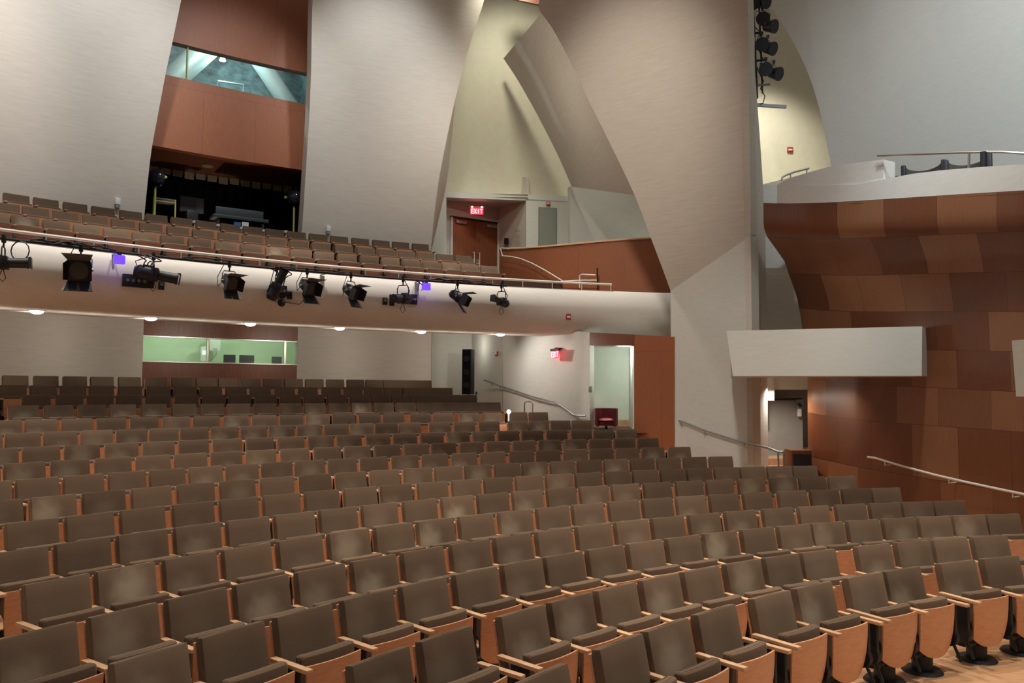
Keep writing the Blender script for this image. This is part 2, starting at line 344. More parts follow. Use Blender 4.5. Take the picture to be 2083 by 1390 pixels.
ROWS=[
(10.9,0.859,[[140.61],[136.39,133.6,130.49],[126.74,123.78],[120.12,117.37],[113.4,110.27]]),
(11.88,0.846,[[142.36,139.54],[135.81,133.18,130.55,127.87,125.25,122.49,119.85,117.3],[113.48,110.71,108.13,105.38]]),
(12.88,0.91,[[146.59,144.04,141.48,138.89,136.36,133.81,131.32,128.98,126.5,124.05,121.6,119.19,116.67,114.2,111.92,109.48,107.05,104.64,102.31,100.06]]),
(13.68,0.971,[[147.68,145.31,143.0,140.68,138.32,135.98,133.65,131.23,128.9,126.54,124.18,121.82,119.5,117.11,114.71,112.18,109.77,107.25,104.95,102.77,100.65]]),
(14.7,1.03,[[145.12,143.04,140.84,138.7,136.51,134.32,132.15,130.02,127.84,125.62,123.42,121.27,119.03,116.87,114.68,112.49,110.25,107.91,105.73,103.6,101.62]]),
(15.75,1.095,[[144.49,142.51,140.51,138.48,136.44,134.43,132.4,130.37,128.28,126.23,124.22,122.19,120.13,118.1,116.09,114.02,111.93,109.91,107.8,105.67,103.71,101.77]]),
(16.9,1.152,[[142.42,140.53,138.64,136.68,134.77,132.88,130.97,129.06,127.18,125.2,123.29,121.43,119.56,117.71,115.87,114.0,112.19,110.38,108.64,106.82,105.08,103.29,101.6]]),
(17.98,1.241,[[142.16,140.37,138.59,136.79,134.99,133.18,131.36,129.52,127.71,125.92,124.1,122.37,120.64,118.86,117.19,115.44,113.72,112.02,110.3,108.56,106.81,105.08]]),
(18.95,1.355,[[141.43,139.83,138.2,136.55,134.94,133.3,131.65,130.02,128.4,126.73,125.04,123.32,121.61,119.88,118.16,116.39,114.73,112.99,111.3,109.62,107.93,106.18]]),
(19.76,1.486,[[141.01,139.47,137.85,136.22,134.6,133.0,131.4,129.77,128.11,126.44,124.84,123.2,121.55,119.96,118.29,116.68,115.06,113.43,111.79,110.17,108.58,107.04]]),
(20.74,1.623,[[139.5,138.0,136.48,134.92,133.38,131.84,130.3,128.73,127.18,125.64,124.12,122.51,120.97,119.4,117.84,116.29,114.74,113.23,111.67,110.08,108.62,107.11]]),
(21.81,1.776,[[139.17,137.8,136.41,134.99,133.56,132.17,130.79,129.38,127.96,126.55,125.11,123.66,122.24,120.84,119.48],[117.71,116.21,114.68],[112.87,111.53,110.12,108.74]]),
(22.75,1.939,[[137.78,136.45,135.06,133.66,132.25,130.82,129.42,127.98,126.56,125.16,123.77,122.32,120.86,119.49],[117.89,116.52],[114.92,113.49],[111.85,110.53]]),
(24.0,2.149,[[136.28,134.92,133.56,132.27,130.9,129.51,128.17,126.84,125.5,124.15,122.84,121.53,120.23,118.93,117.63,116.38,115.29,114.18,113.22,112.33]]),
(24.83,2.327,[[135.29,133.97,132.68,131.43,130.12,128.78,127.46,126.17,124.81,123.51,122.23,120.94,119.65,118.44,117.24,116.14,115.06,114.03,113.1]]),
(25.83,2.507,[[135.65,134.45,133.23,132.03,130.77,129.46,128.2,126.94,125.68,124.42,123.12,121.84,120.53,119.28,118.1,116.95,115.83,114.8,113.81]]),
(26.99,2.713,[[134.96,133.74,132.54,131.37,130.14,128.91,127.68,126.48,125.36,124.21,123.03,121.88,120.71,119.53,118.35,117.25,116.22,115.22,114.26]]),
(24.95,5.729,[[137.12,135.95,134.71,133.46,132.19,130.92,129.62,128.31,127.0,125.71,124.39,123.08,121.75,120.43,119.14,117.88,116.61,115.36,114.14,112.96,111.73]]),
(25.8,6.101,[[136.23,135.07,133.86,132.61,131.36,130.09,128.81,127.58,126.31,125.07,123.82,122.56,121.31,119.99,118.69,117.45,116.24,115.07],[113.88,112.69]]),
(26.7,6.499,[[135.37,134.18,132.96,131.75,130.51,129.3,128.1,126.88,125.64,124.46,123.28,122.08,120.86,119.64,118.4,117.16,115.96,114.74]]),
]
V3 = lambda *a: Vector(a)

# ================================================================== THE SETTING
# terraces of the main floor: (R, floor z) of each row
def floor_of(z): return max(0.0, z - .86)
prof = [(2.0, -.3), (2.0, 0.0)]
for i, (R, z, g) in enumerate(ROWS[:17]):
    fz = floor_of(z)
    if i == 0: prof.append((R + .30, fz))
    else:
        prof.append((ROWS[i - 1][0] + .30, fz)); prof.append((R + .30, fz))
prof += [(29.5, prof[-1][1]), (29.5, -.3)]
struct('floor', MB().ring(prof, 158, 66, 110), FLOORW, 'pale wood floor stepping up in curved terraces under the seats', 'floor', False)

# rear wall under the balcony (R 28) with the projection window
RW = 28.0
A878, A605, A292 = 113.11, 121.10, 129.04
zw0, zw1, zs = CAMZ + .635, CAMZ + 1.255, CAMZ + 1.78
lower_sill = 1.3
m = MB().ring([(RW, .9), (RW, zs), (RW + .3, zs), (RW + .3, .9)], 152, A292, 40)
struct('wall_rear_left', m, PLASTER, 'beige plaster wall left of the lit projection window under the balcony', 'wall')
m = MB().ring([(RW, .9), (RW, zs), (RW + .3, zs), (RW + .3, .9)], A605, A878, 20)
struct('wall_rear_right', m, PLASTER, 'beige plaster wall right of the lit projection window under the balcony', 'wall')
struct('wall_rear_sill', MB().ring([(RW + .02, .9), (RW + .02, zw0), (RW + .25, zw0), (RW + .25, .9)], A292, A605, 20), WOODDARK, 'red veneer panel below the lit projection window', 'wall')
struct('wall_rear_lintel', MB().ring([(RW + .02, zw1), (RW + .02, zs), (RW + .25, zs), (RW + .25, zw1)], A292, A605, 20), WOODDARK, 'dark red veneer panel above the lit projection window', 'wall')
# projection window: frame, panes
wn = MB().ring([(RW - .03, zw0 - .03), (RW - .03, zw0), (RW + .2, zw0), (RW + .2, zw0 - .03)], A292, A605, 20)
wn.ring([(RW + .02, zw1 - .02), (RW + .02, zw1), (RW + .2, zw1), (RW + .2, zw1 - .02)], A292, A605, 20)
win = struct('window_1', wn, STEEL, 'long lit projection room window under the balcony', 'window', False)
edges = [A292, ang(oncyl(424, 710, RW)), ang(oncyl(581, 715, RW)), A605]
for a, b in zip(edges, edges[1:]):
    MB().ring([(RW + .1, zw0), (RW + .1, zw1), (RW + .112, zw1), (RW + .112, zw0)], a, b, 8).build('pane', GLASS, win)
for a in edges[1:3]:
    MB().ring([(RW + .04, zw0), (RW + .04, zw1), (RW + .15, zw1), (RW + .15, zw0)], a + .05, a - .05, 1).build('mullion', STEEL, win, False)
# projection room behind
GREEN = noisy('pale green paint', (.56, .66, .48), .04, (1, 1, 1), .8, .2)
b_ = MB().ring([(31.2, 1.6), (31.2, 5.0), (31.4, 5.0), (31.4, 1.6)], 131, 119, 16)
b_.ring([(RW + .3, 1.6), (RW + .3, 1.75), (31.2, 1.75), (31.2, 1.6)], 131, 119, 16)
b_.ring([(RW + .3, 4.6), (RW + .3, 4.7), (31.2, 4.7), (31.2, 4.6)], 131, 119, 16)
b_.ring([(RW + .3, 1.6), (RW + .3, 4.7), (31.4, 4.7), (31.4, 1.6)], 131, 130.7, 1)
b_.ring([(RW + .3, 1.6), (RW + .3, 4.7), (31.4, 4.7), (31.4, 1.6)], 119.3, 119, 1)
struct('wall_projection_room', b_, GREEN, 'pale green room behind the projection window', 'room')
for a in (127, 123): p = pol(a, 29.7, 4.5); point(p, 46, (.92, .98, .86), .02, 'room_lamp')

# balcony slab: fascia, soffit, terraces
zt = CAMZ + 2.60
fas = [(24.10, zt), (24.04, zt - .04), (23.94, zt - .20), (23.87, zt - .42), (23.88, zt - .62), (23.97, zt - .82), (24.15, zt - .99), (24.42, zt - 1.135), (24.5, zt - 1.15), (25.55, zt - 1.15), (25.6, zt - 1.08), (24.55, zt - 1.06), (24.28, zt - .92), (24.14, zt - .72), (24.05, zt - .45), (24.14, zt - .1), (24.16, zt)]
struct('wall_balcony_front', MB().ring(fas, 152, 99.6, 90), FASCIA, 'white curved balcony front with rounded belly', 'balcony')
struct('ceiling_under_balcony', MB().ring([(24.6, zt - .83), (24.6, zt - .78), (27.95, zt - .78), (27.95, zt - .83)], 152, 99.6, 60), PLASTER2, 'raised ceiling under the balcony behind the lit soffit', 'ceiling')
f1z, f2z, f3z = (ROWS[k][1] - .862 for k in (17, 18, 19))
struct('floor_balcony', MB().ring([(24.17, f1z - .06), (24.17, f1z), (25.35, f1z), (25.35, f2z), (26.25, f2z), (26.25, f3z), (27.5, f3z), (27.5, f3z - .1)], 152, 99.6, 60), CARPET, 'stepped balcony floor under the balcony seats', 'floor', False)

# left plaster sail, centre sail
cl = lambda x, y: oncyl(x, y, 27.7, .13)
struct('wall_sail_left', MB().sheet([(-320, -80), (-320, 100), (-320, 300), (-320, 520)], [(385, -80), (352, 80), (337, 150), (322, 230), (309, 300), (301, 365), (295, 425), (290, 475), (285, 530)], cl, 30, 20, .4), PLASTER,
       'tall curved plaster shell at the far left above the balcony seats', 'wall')
SR = [(1003, -80), (985, 0), (962, 70), (942, 140), (923, 215), (905, 300), (892, 370), (883, 440), (877, 500), (873, 545)]
struct('wall_sail_centre', MB().sheet([(641, -80), (636, 0), (634, 70), (633, 140), (629, 240), (622, 350), (617, 430), (612, 500), (609, 550)], SR, cl, 30, 16, .4), PLASTER,
       'tall curved plaster shell between the control booth and the exit doors', 'wall')
# return face of the centre sail
A = [cl(*p) for p in [(925, 205), (905, 300), (892, 370), (883, 440), (877, 500)]]
B = [at(*p) for p in [(926, 205, 25.2), (917, 300, 25.3), (909, 370, 25.4), (896, 430, 25.3), (880, 500, 25.2)]]
struct('wall_sail_return', MB().loft(A, B, 4, .05, 16), PLASTER, 'shadowed return edge of the centre plaster shell', 'wall')

# upper control booth between the sails, R 28.2
RB = 28.2; Bl, Br = 130.8, 119.9
zb0, zb1 = 8.52, CAMZ + 7.95; zb1 = zb1; zg0, zg1 = CAMZ + 7.93, CAMZ + 8.83; zb0 = CAMZ + 6.05
struct('wall_booth_lower', MB().ring([(RB, zb0), (RB, zg0), (RB + .25, zg0), (RB + .25, zb0)], Bl, Br, 24), BOOTHWOOD, 'red brown veneer wall below the teal booth window', 'wall')
struct('wall_booth_upper', MB().ring([(RB, zg1), (RB, 15.5), (RB + .25, 15.5), (RB + .25, zg1)], Bl, Br, 24), BOOTHWOOD, 'red brown veneer wall above the teal booth window', 'wall')
w2 = struct('window_2', MB().ring([(RB + .05, zg0 - .02), (RB + .05, zg0 + .02), (RB + .2, zg0 + .02), (RB + .2, zg0 - .02)], Bl, Br, 24), BLACK, 'slanting teal lit booth window high between two plaster shells', 'window')
e2 = [Bl, ang(oncyl(383, 120, RB)), Br]
for a, b in zip(e2, e2[1:]): MB().ring([(RB + .1, zg0), (RB + .1, zg1), (RB + .112, zg1), (RB + .112, zg0)], a, b, 8).build('pane', GLASS, w2)
YM = nodemat('yellow green frame', (.38, .40, .10), .5, .3)[0]
MB().ring([(RB + .06, zg0), (RB + .06, zg1), (RB + .14, zg1), (RB + .14, zg0)], e2[1] + .03, e2[1] - .03, 1).build('mullion', YM, w2, False)
MB().ring([(RB + .06, zg0), (RB + .06, zg1), (RB + .14, zg1), (RB + .14, zg0)], Br + .75, Br + .62, 1).build('mullion', YM, w2, False)
TEAL = noisy('teal grey booth wall', (.21, .28, .30), .45, (.7, .7, 1.1), .7, .3, 4)
b_ = MB().ring([(33.2, 9.3), (33.2, 14), (33.4, 14), (33.4, 9.3)], 132.5, 118.4, 16)
b_.ring([(RB + .3, 9.0), (RB + .3, 9.1), (33.4, 9.1), (33.4, 9.0)], 132.5, 118.4, 16)
b_.ring([(RB + .3, 9.0), (RB + .3, 14), (33.4, 14), (33.4, 9.0)], 132.5, 132.2, 1)
b_.ring([(RB + .3, 9.0), (RB + .3, 14), (33.4, 14), (33.4, 9.0)], 118.7, 118.4, 1)
b_.ring([(RB + .3, 13.8), (RB + .3, 14), (33.4, 14), (33.4, 13.8)], 132.5, 118.4, 16)
struct('wall_upper_booth', b_, TEAL, 'dim teal room behind the high booth window', 'room')
# booth opening below: soffit, black rear curtain room
struct('ceiling_booth_opening', MB().ring([(RB + .26, zb0 + .002), (RB + .26, zb0 + .1), (30.6, zb0 + .1), (30.6, zb0 + .002)], Bl, Br, 20), WOODDARK, 'dark red veneer soffit over the open booth', 'ceiling')
zf3 = ROWS[19][1] - .86
struct('wall_booth_rear', MB().ring([(31.0, zf3), (31.0, zb0 + .1), (31.2, zb0 + .1), (31.2, zf3)], Bl + 1.5, Br - 1.5, 16), BLACKF, 'black rear wall of the open booth', 'wall')
struct('floor_booth', MB().ring([(27.55, zf3 - .1), (27.55, zf3), (31.2, zf3), (31.2, zf3 - .1)], Bl + 1.5, Br - 1.5, 16), BLACKF, 'black floor of the open booth', 'floor')
struct('wall_booth_side', MB().ring([(28.1, zf3), (28.1, zb0 + .1), (31.2, zb0 + .1), (31.2, zf3)], Bl + .35, Bl + .05, 1), BLACKF, 'black left side wall of the open booth', 'wall')
struct('wall_booth_jamb', MB().ring([(28.1, zf3), (28.1, zb0 + .1), (31.2, zb0 + .1), (31.2, zf3)], Br + .25, Br - .1, 1), WOODDARK, 'veneer jamb at the right end of the open booth', 'wall')

# alcove with exit doors at the top of the balcony
def pln(a, b):  # vertical plane through two (px,py,Y)
    P, Q = at(*a), at(*b); d = Q - P; n = Vector((d.y, -d.x, 0)).normalized()
    return lambda x, y: onplane(x, y, P, n)
f1 = pln((905, 392, 25.6), (1163, 400, 26.0))
zc = 5.4
def wallquad(name, lab, f, c4, mat, th=.15, cat='wall'):
    (x0, y0), (x1, y1), (x2, y2), (x3, y3) = c4
    return struct(name, MB().sheet([(x0, y0), (x3, y3)], [(x1, y1), (x2, y2)], f, 2, 2, th, False), mat, lab, cat, False)
struct('wall_alcove_front', MB().sheet([(860, 389), (860, 400)], [(1172, 399), (1172, 412)], f1, 1, 2, .4, False).sheet([(860, 400), (860, 580)], [(908, 401), (908, 580)], f1, 1, 1, .2, False).sheet([(1070, 405), (1070, 580)], [(1170, 411), (1170, 580)], f1, 1, 1, .2, False),
       PLASTER2, 'cream wall around the exit alcove behind the balcony', 'wall', False)
f2 = pln((905, 443, 26.3), (1012, 457, 27.5))
f3 = pln((1012, 457, 27.5), (1071, 410, 25.9))
wallquad('wall_alcove_back', 'beige back wall of the exit alcove', f2, [(900, 360), (1014, 360), (1014, 600), (900, 600)], PLASTER, .1)
wallquad('wall_alcove_side', 'beige side wall of the exit alcove with posted notices', f3, [(1012, 360), (1071, 360), (1071, 590), (1012, 590)], PLASTER, .1)
pz = at(990, 403, 25.7).z + .05
struct('ceiling_alcove', MB().quad([(at(880, 400, 25.65).x, 25.65, pz), (at(1075, 400, 25.8).x, 25.8, pz), (at(1030, 400, 28).x, 28, pz), (at(880, 400, 28).x, 28, pz)]).quad([(at(880, 400, 25.65).x, 25.65, pz + .1), (at(1075, 400, 25.8).x, 25.8, pz + .1), (at(1030, 400, 28).x, 28, pz + .1), (at(880, 400, 28).x, 28, pz + .1)]), PLASTER, 'alcove ceiling above the exit doors', 'ceiling')
# floor of the upper level behind the third balcony row
struct('floor_balcony_rear', MB().ring([(26.3, zf3 - .2), (26.3, zf3 - .002), (31, zf3 - .002), (31, zf3 - .2)], 119.5, 100, 30), CARPET, 'carpeted cross aisle behind the balcony seats', 'floor')
# upper back wall of the vault, leaning towards the hall
pb = at(1034, 396, 26.2)
nb = Vector((.0, -1, -.16)).normalized()
f4 = lambda x, y: onplane(x, y, pb, nb)
struct('wall_vault_back', MB().sheet([(850, -120), (850, 400)], [(1200, -120), (1200, 404)], f4, 10, 8, .2, False), CREAM, 'greenish cream vault wall above the exit alcove', 'wall')
# side wall right of the alcove
f5 = pln((1155, 378, 25.2), (1380, 396, 26.6))
struct('wall_vault_side', MB().sheet([(1160, 379), (1160, 560)], [(1390, 396), (1390, 600)], f5, 2, 4, .2, False), PLASTER2, 'cream wall above the curved wood parapet', 'wall')

# pier shell in front of the vault
PL, PR = Vector((3.70, 18.5, 0)), Vector((5.07, 17.0, 0))
n1 = Vector(((PR - PL).y, -(PR - PL).x, 0)).normalized()
low = lambda x, y: onplane(x, y, PL, n1)
F1, F2 = low(1364, 592), low(1527, 480)
fd = (F2 - F1).normalized(); nv = n1 + Vector((0, 0, -.30)); nv = (nv - fd * nv.dot(fd)).normalized()
upp = lambda x, y: onplane(x, y, F1, nv)
PLo = [(1165, -80), (1112, -6), (1095, 15), (1122, 55), (1152, 110), (1190, 190), (1240, 290), (1290, 395), (1325, 487), (1347, 545), (1364, 592)]
PRo = [(1518, -80), (1520, -6), (1521, 15), (1522, 55), (1523, 110), (1524, 190), (1525, 285), (1526, 360), (1527, 410), (1527, 450), (1527, 480)]
pier = MB().sheet(PLo, PRo, upp, 30, 10, .3)
struct('wall_pier_upper', pier, PLASTER, 'big leaning plaster pier shell right of the vault', 'wall')
zb = .0
lo = MB(); P = []
for i in range(9):
    t = i / 8; a = Vector(F1).lerp(Vector((F1.x, F1.y, -.1)), t); b = Vector(F2).lerp(Vector((F2.x, F2.y, -.1)), t); P.append([a.lerp(b, j / 6) for j in range(7)])
struct('wall_pier_lower', lo.grid(P, .3), PLASTER2, 'upright lower face of the plaster pier beside the aisle rail', 'wall')
RT_ = [(1520, -80), (1524, -6), (1527, 15), (1530, 55), (1533, 110), (1539, 190), (1546, 285), (1551, 360), (1554, 410), (1556, 450), (1557, 480)]
A = [upp(*p) for p in PRo]; B = [at(*p, 18.3) for p in RT_]
struct('wall_pier_return', MB().loft(A, B, 4, .12, 24), PLASTER, 'narrow side face of the plaster pier', 'wall')
bq = at(1557, 480, 18.3)
struct('wall_pier_return_lower', MB().grid([[Vector(F2), bq], [Vector((F2.x, F2.y, -.1)), Vector((bq.x, bq.y, -.1))]], .12), PLASTER, 'lower side face of the plaster pier', 'wall', False)
# arch band between the pier and the vault wall
OUT = [(1102, 12), (1126, 55), (1158, 110), (1196, 190), (1246, 290), (1300, 400)]
INN = [(1024, 119), (1050, 158), (1072, 196), (1092, 232), (1131, 308), (1163, 380)]
A = [at(x, y, 24.9) for x, y in INN]; B = [at(x + 12, y, 20.6) for x, y in OUT]
struct('wall_arch_band', MB().loft(A, B, 10, .08, 26), PLASTER, 'sloping plaster band of the arch between pier and vault', 'wall')
# small wood piece at the crown
struct('trim_1', MB().grid([[at(1030, -30, 23.5), at(1110, -30, 23.5)], [at(1042, -3, 23.5), at(1095, 9, 23.5)]], .1), WOODDARK, 'tip of a red wood ceiling panel above the vault', 'ceiling panel', False)

# lower right: recess, exit wall, corridor, wood wall, under the balcony
fw = pln((1023, 690, 23.4), (1290, 700, 19.4))
struct('wall_exit_lower', MB().sheet([(1023, 655), (1023, 900)], [(1200, 677), (1200, 940)], fw, 4, 6, .15, False), PLASTER2, 'bright cream wall with red exit sign under the balcony', 'wall', False)
g = MB().quad([(-2.36, 23.5, .9), (-2.9, 25.6, .9), (-2.9, 25.6, zs + .05), (-2.36, 23.5, zs + .05)])
g.quad([(-2.9, 25.6, .9), (-1.3, 25.8, .9), (-1.3, 25.8, zs + .05), (-2.9, 25.6, zs + .05)])
struct('wall_recess', g, PLASTER2, 'grey shaded back wall of the recess with the black loudspeaker', 'wall', False)
struct('wall_recess_side', MB().quad([(-1.3, 25.8, .9), (-.265, 23.42, .9), (-.265, 23.42, zs + .05), (-1.3, 25.8, zs + .05)]), PLASTER2, 'grey shaded side wall of the recess beside the handrail', 'wall', False)
struct('ceiling_recess', MB().quad([(-3.2, 22, zs), (8, 22, zs), (8, 27, zs), (-3.2, 27, zs)]).quad([(-3.2, 22, zs + .1), (8, 22, zs + .1), (8, 27, zs + .1), (-3.2, 27, zs + .1)]), PLASTER2, 'white ceiling under the right end of the balcony', 'ceiling', False)
# opening 1200..1290, lintel, wood wall
struct('wall_opening_lintel', MB().sheet([(1199, 676.5), (1199, 703)], [(1291, 681), (1291, 704)], fw, 1, 2, .5, False), WOODDARK, 'dark red wood lintel over the corridor opening', 'wall', False)
wp = MB().sheet([(1290, 681), (1290, 960)], [(1372, 685.5), (1372, 960)], fw, 4, 3, .25, False)
struct('wall_wood_corridor', wp, BOOTHWOOD, 'red wood panel wall between corridor opening and plaster pier', 'wall', False)
cq = MB().quad([at(1190, 690, 23.2), at(1330, 690, 22.2), at(1330, 960, 22.2), at(1190, 930, 23.2)])
cq.quad([at(1290, 698, 19.6), at(1279, 712, 22.6), at(1279, 960, 22.6), at(1290, 960, 19.6)])
struct('wall_corridor', cq, noisy('pale corridor paint', (.62, .66, .58), .03, (1, 1, 1), .8, .2), 'pale lit corridor wall behind the red armchair', 'wall', False)
FZC = CAMZ - 1.03
struct('ceiling_corridor', MB().grid([[Vector((2.25, 20.75, 3.70)), Vector((3.10, 19.75, 3.70))], [Vector((1.9, 23.3, 3.70)), Vector((4.4, 22.2, 3.70))]], .05, Vector((0, 0, 1))), PLASTER2, 'low ceiling of the corridor behind the opening', 'ceiling', False)
struct('floor_corridor', MB().quad([(1.0, 19.5, FZC), (4.6, 18.8, FZC), (6.5, 23.5, FZC), (.2, 24.0, FZC)]), CARPET, 'corridor floor beyond the opening', 'floor', False)

# ------------------------------------------------------------------ right side: gallery, wood wall, boxes
YT = [(1553, 16.2), (1640, 15.35), (1750, 14.5), (1900, 13.1), (2083, 11.4), (2300, 9.9)]
YB = [(1643, 18.0), (1750, 16.0), (1900, 13.9), (2083, 12.0), (2300, 10.2)]
TOPY = [(1553, 413), (1600, 414.5), (1680, 413), (1750, 409), (1850, 402.5), (1950, 396), (2083, 388), (2300, 373)]
W_ = [(0, 0), (48, .0), (66, .07), (88, .25), (118, .48), (143, .57), (188, .75), (228, .84), (290, .93), (353, 1.0), (430, 1.0)]
P = []
NU = 48; VV = []
for q in range(34):
    v = q / 33; row = []; VV.append(-3.75 * v)
    for j in range(NU + 1):
        u = j / NU; tx = lerp(1553, 2300, u); bx = lerp(1643, 2300, u)
        yt = interp(TOPY, tx); dy = (430 + 95 * u) * v
        w = interp(W_, 430 * v); w = w * lerp(1, .8, u) + 0
        px = lerp(tx, bx, w); Y = lerp(interp(YT, tx), interp(YB, bx), w)
        row.append(at(px, yt + dy, Y))
    P.append(row)
last = P[-1]
for k in range(1, 5): P.append([Vector((p.x, p.y, lerp(p.z, -.25, k / 4))) for p in last]); VV.append(-3.75 - .35 * k)
struct('wall_right_wood', MB().grid(P, .12, V3(.35, 1, 0), VV), WOODWALL, 'curved side wall of staggered red brown wood panels below the gallery', 'wall')
gs = lambda x, y: at(x, y, interp(YT, x))
BT = [(1735, 378), (1780, 368), (1860, 353), (1920, 346), (2000, 339.5), (2083, 334), (2300, 318)]
def strip(top, bot, surf, x0, x1, n=40, th=.12):
    return MB().grid([[surf(lerp(x0, x1, j / n), interp(top, lerp(x0, x1, j / n))) for j in range(n + 1)], [surf(lerp(x0, x1, j / n), interp(bot, lerp(x0, x1, j / n))) for j in range(n + 1)]], th)
low_t = [(1579, 412), (1583, 378), (1740, 376), (1780, 368), (1860, 353), (1920, 346), (2000, 339.5), (2083, 334), (2300, 318)]
struct('wall_gallery_front', strip(low_t, [(x, y - .5) for x, y in TOPY], gs, 1580, 2300, 60, .15), FASCIA, 'low white parapet along the side gallery', 'parapet')
gs2 = lambda x, y: at(x, y, interp(YT, x) + .03)
struct('wall_gallery_upper', strip([(1581, 376), (1600, 365), (1640, 352), (1690, 338.5), (1740, 331), (1797, 324.5)], [(1581, 400), (1797, 400)], gs2, 1581, 1797, 24, .3), FASCIA, 'taller white parapet at the left of the side gallery', 'parapet')
gx = range(1560, 2301, 40)
gl = lambda x: gs(x, interp(TOPY, x)).z - .04
gf = MB().grid([[Vector((gs(x, 400).x, gs(x, 400).y, gl(x))) for x in gx], [Vector((gs(x, 400).x + 3.2, gs(x, 400).y + 3.2, gl(x))) for x in gx]], 0)
struct('floor_gallery', gf, CARPET, 'gallery floor behind the white parapet', 'floor')
# shell behind the gallery, and the cream wall behind the hanging lamps
s4a, s4b = at(1690, 338, 19.4), at(2200, 338, 14.6)
d4 = s4b - s4a; n4 = Vector((d4.y, -d4.x, 0)).normalized(); n4 = (n4 + Vector((0, 0, -.12))).normalized()
s4 = lambda x, y: onplane(x, y, s4a, n4)
struct('wall_shell_right', MB().sheet([(1528, -70), (1560, 0), (1602, 65), (1640, 140), (1665, 215), (1681, 290), (1692, 345), (1702, 420)], [(2330, -70), (2330, 0), (2330, 65), (2330, 140), (2330, 215), (2330, 290), (2330, 345), (2330, 420)], s4, 24, 16, .3), PLASTER2, 'large curved grey plaster shell behind the side gallery', 'wall')
struct('wall_cream_rear', MB().sheet([(1480, -90), (1480, 440)], [(1740, -90), (1740, 400)], lambda x, y: at(x, y, 24.0), 4, 4, .2, False), CREAM, 'cream wall behind the hanging spotlights', 'wall', False)
struct('wall_cream_ledge', MB().sheet([(1540, 378), (1540, 440)], [(1720, 333), (1720, 440)], lambda x, y: at(x, y, 22.4), 2, 2, 1.4, False), CREAM, 'cream ledge wall below the red alarm', 'wall', False)
struct('wall_gallery_bracket', MB().sheet([(1540, 376), (1540, 545)], [(1660, 376), (1660, 547)], lambda x, y: at(x, y, 18.6), 4, 4, 1.2, False), PLASTER2, 'grey bracket wall between pier and wood panels', 'wall', False)
struct('wall_gallery_recess', MB().sheet([(1530, 540), (1530, 800)], [(1680, 540), (1680, 800)], lambda x, y: at(x, y, 20.6), 3, 3, .2, False), PLASTER, 'dim olive recess wall above the white box', 'wall', False)
# white projecting boxes
def whitebox(name, tl, bl, tr, br, zt_, zb_, back_l, back_r, lab):
    # plan polygon, vertical prism with slightly raked left end
    T = [Vector((p[0], p[1], zt_)) for p in (tl, tr, back_r, back_l)]
    Bm = [Vector((p[0], p[1], zb_)) for p in (bl, br, back_r, back_l)]
    m = MB(); m.v = T + Bm; m.f = [[3, 2, 1, 0], [4, 5, 6, 7], [0, 1, 5, 4], [1, 2, 6, 5], [2, 3, 7, 6], [3, 0, 4, 7]]
    return struct(name, m, PLASTER2, lab, 'box', False)
tl, tr = at(1478, 673, 14.9), at(1876, 664.5, 13.6); bl, br = at(1491, 765, 14.85), at(1875, 765.5, 13.6)
bk = at(1890, 664, 14.25); bl2 = Vector((4.62, 16.9, 0))
whitebox('wall_side_box', tl, bl, tr, br, (tl.z + tr.z) / 2, (bl.z + br.z) / 2, bl2, bk, 'long white box balcony projecting over the side aisle')
tl, tr = at(2058, 693, 10.9), at(2300, 690, 9.2); bl, br = at(2067, 807, 10.85), at(2300, 815, 9.2)
whitebox('wall_side_box', tl, bl, tr, br, tl.z, bl.z, at(2085, 700, 12.1), at(2320, 700, 10.3), 'white box balcony cut off by the right edge')
# door recess in the right aisle
struct('wall_aisle_recess', MB().sheet([(1540, 790), (1540, 1010)], [(1690, 790), (1690, 1010)], lambda x, y: at(x, y, 20.2), 2, 2, .2, False), GREY, 'grey wall of the aisle doorway recess', 'wall', False)
struct('trim_2', MB().sheet([(1574, 758), (1574, 793)], [(1660, 758), (1660, 793)], lambda x, y: at(x, y, 18.9), 1, 1, .2, False), PLASTER2, 'white lintel over the aisle doorway', 'lintel', False)
struct('trim_3', MB().sheet([(1550, 758), (1550, 815)], [(1575, 758), (1575, 815)], lambda x, y: at(x, y, 18.7), 1, 1, .3, False), PLASTER2, 'white dropped box beside the aisle doorway lintel', 'lintel', False)
struct('ceiling_aisle', MB().quad([(4.9, 17, CAMZ + .35), (7.4, 15.5, CAMZ + .35), (8.5, 21, CAMZ + .35), (5.0, 21, CAMZ + .35)]), PLASTER2, 'low ceiling over the right aisle doorway', 'ceiling', False)

spot(tuple(pol(125.5, 29.2, zf3 + .5)), tuple(pol(125.5, 29.0, zb0)), 40, 130, 1.0, (1, .80, .66), .02, 'booth_soffit_fill')  # added fill that lifts the dark booth soffit, no lamp there

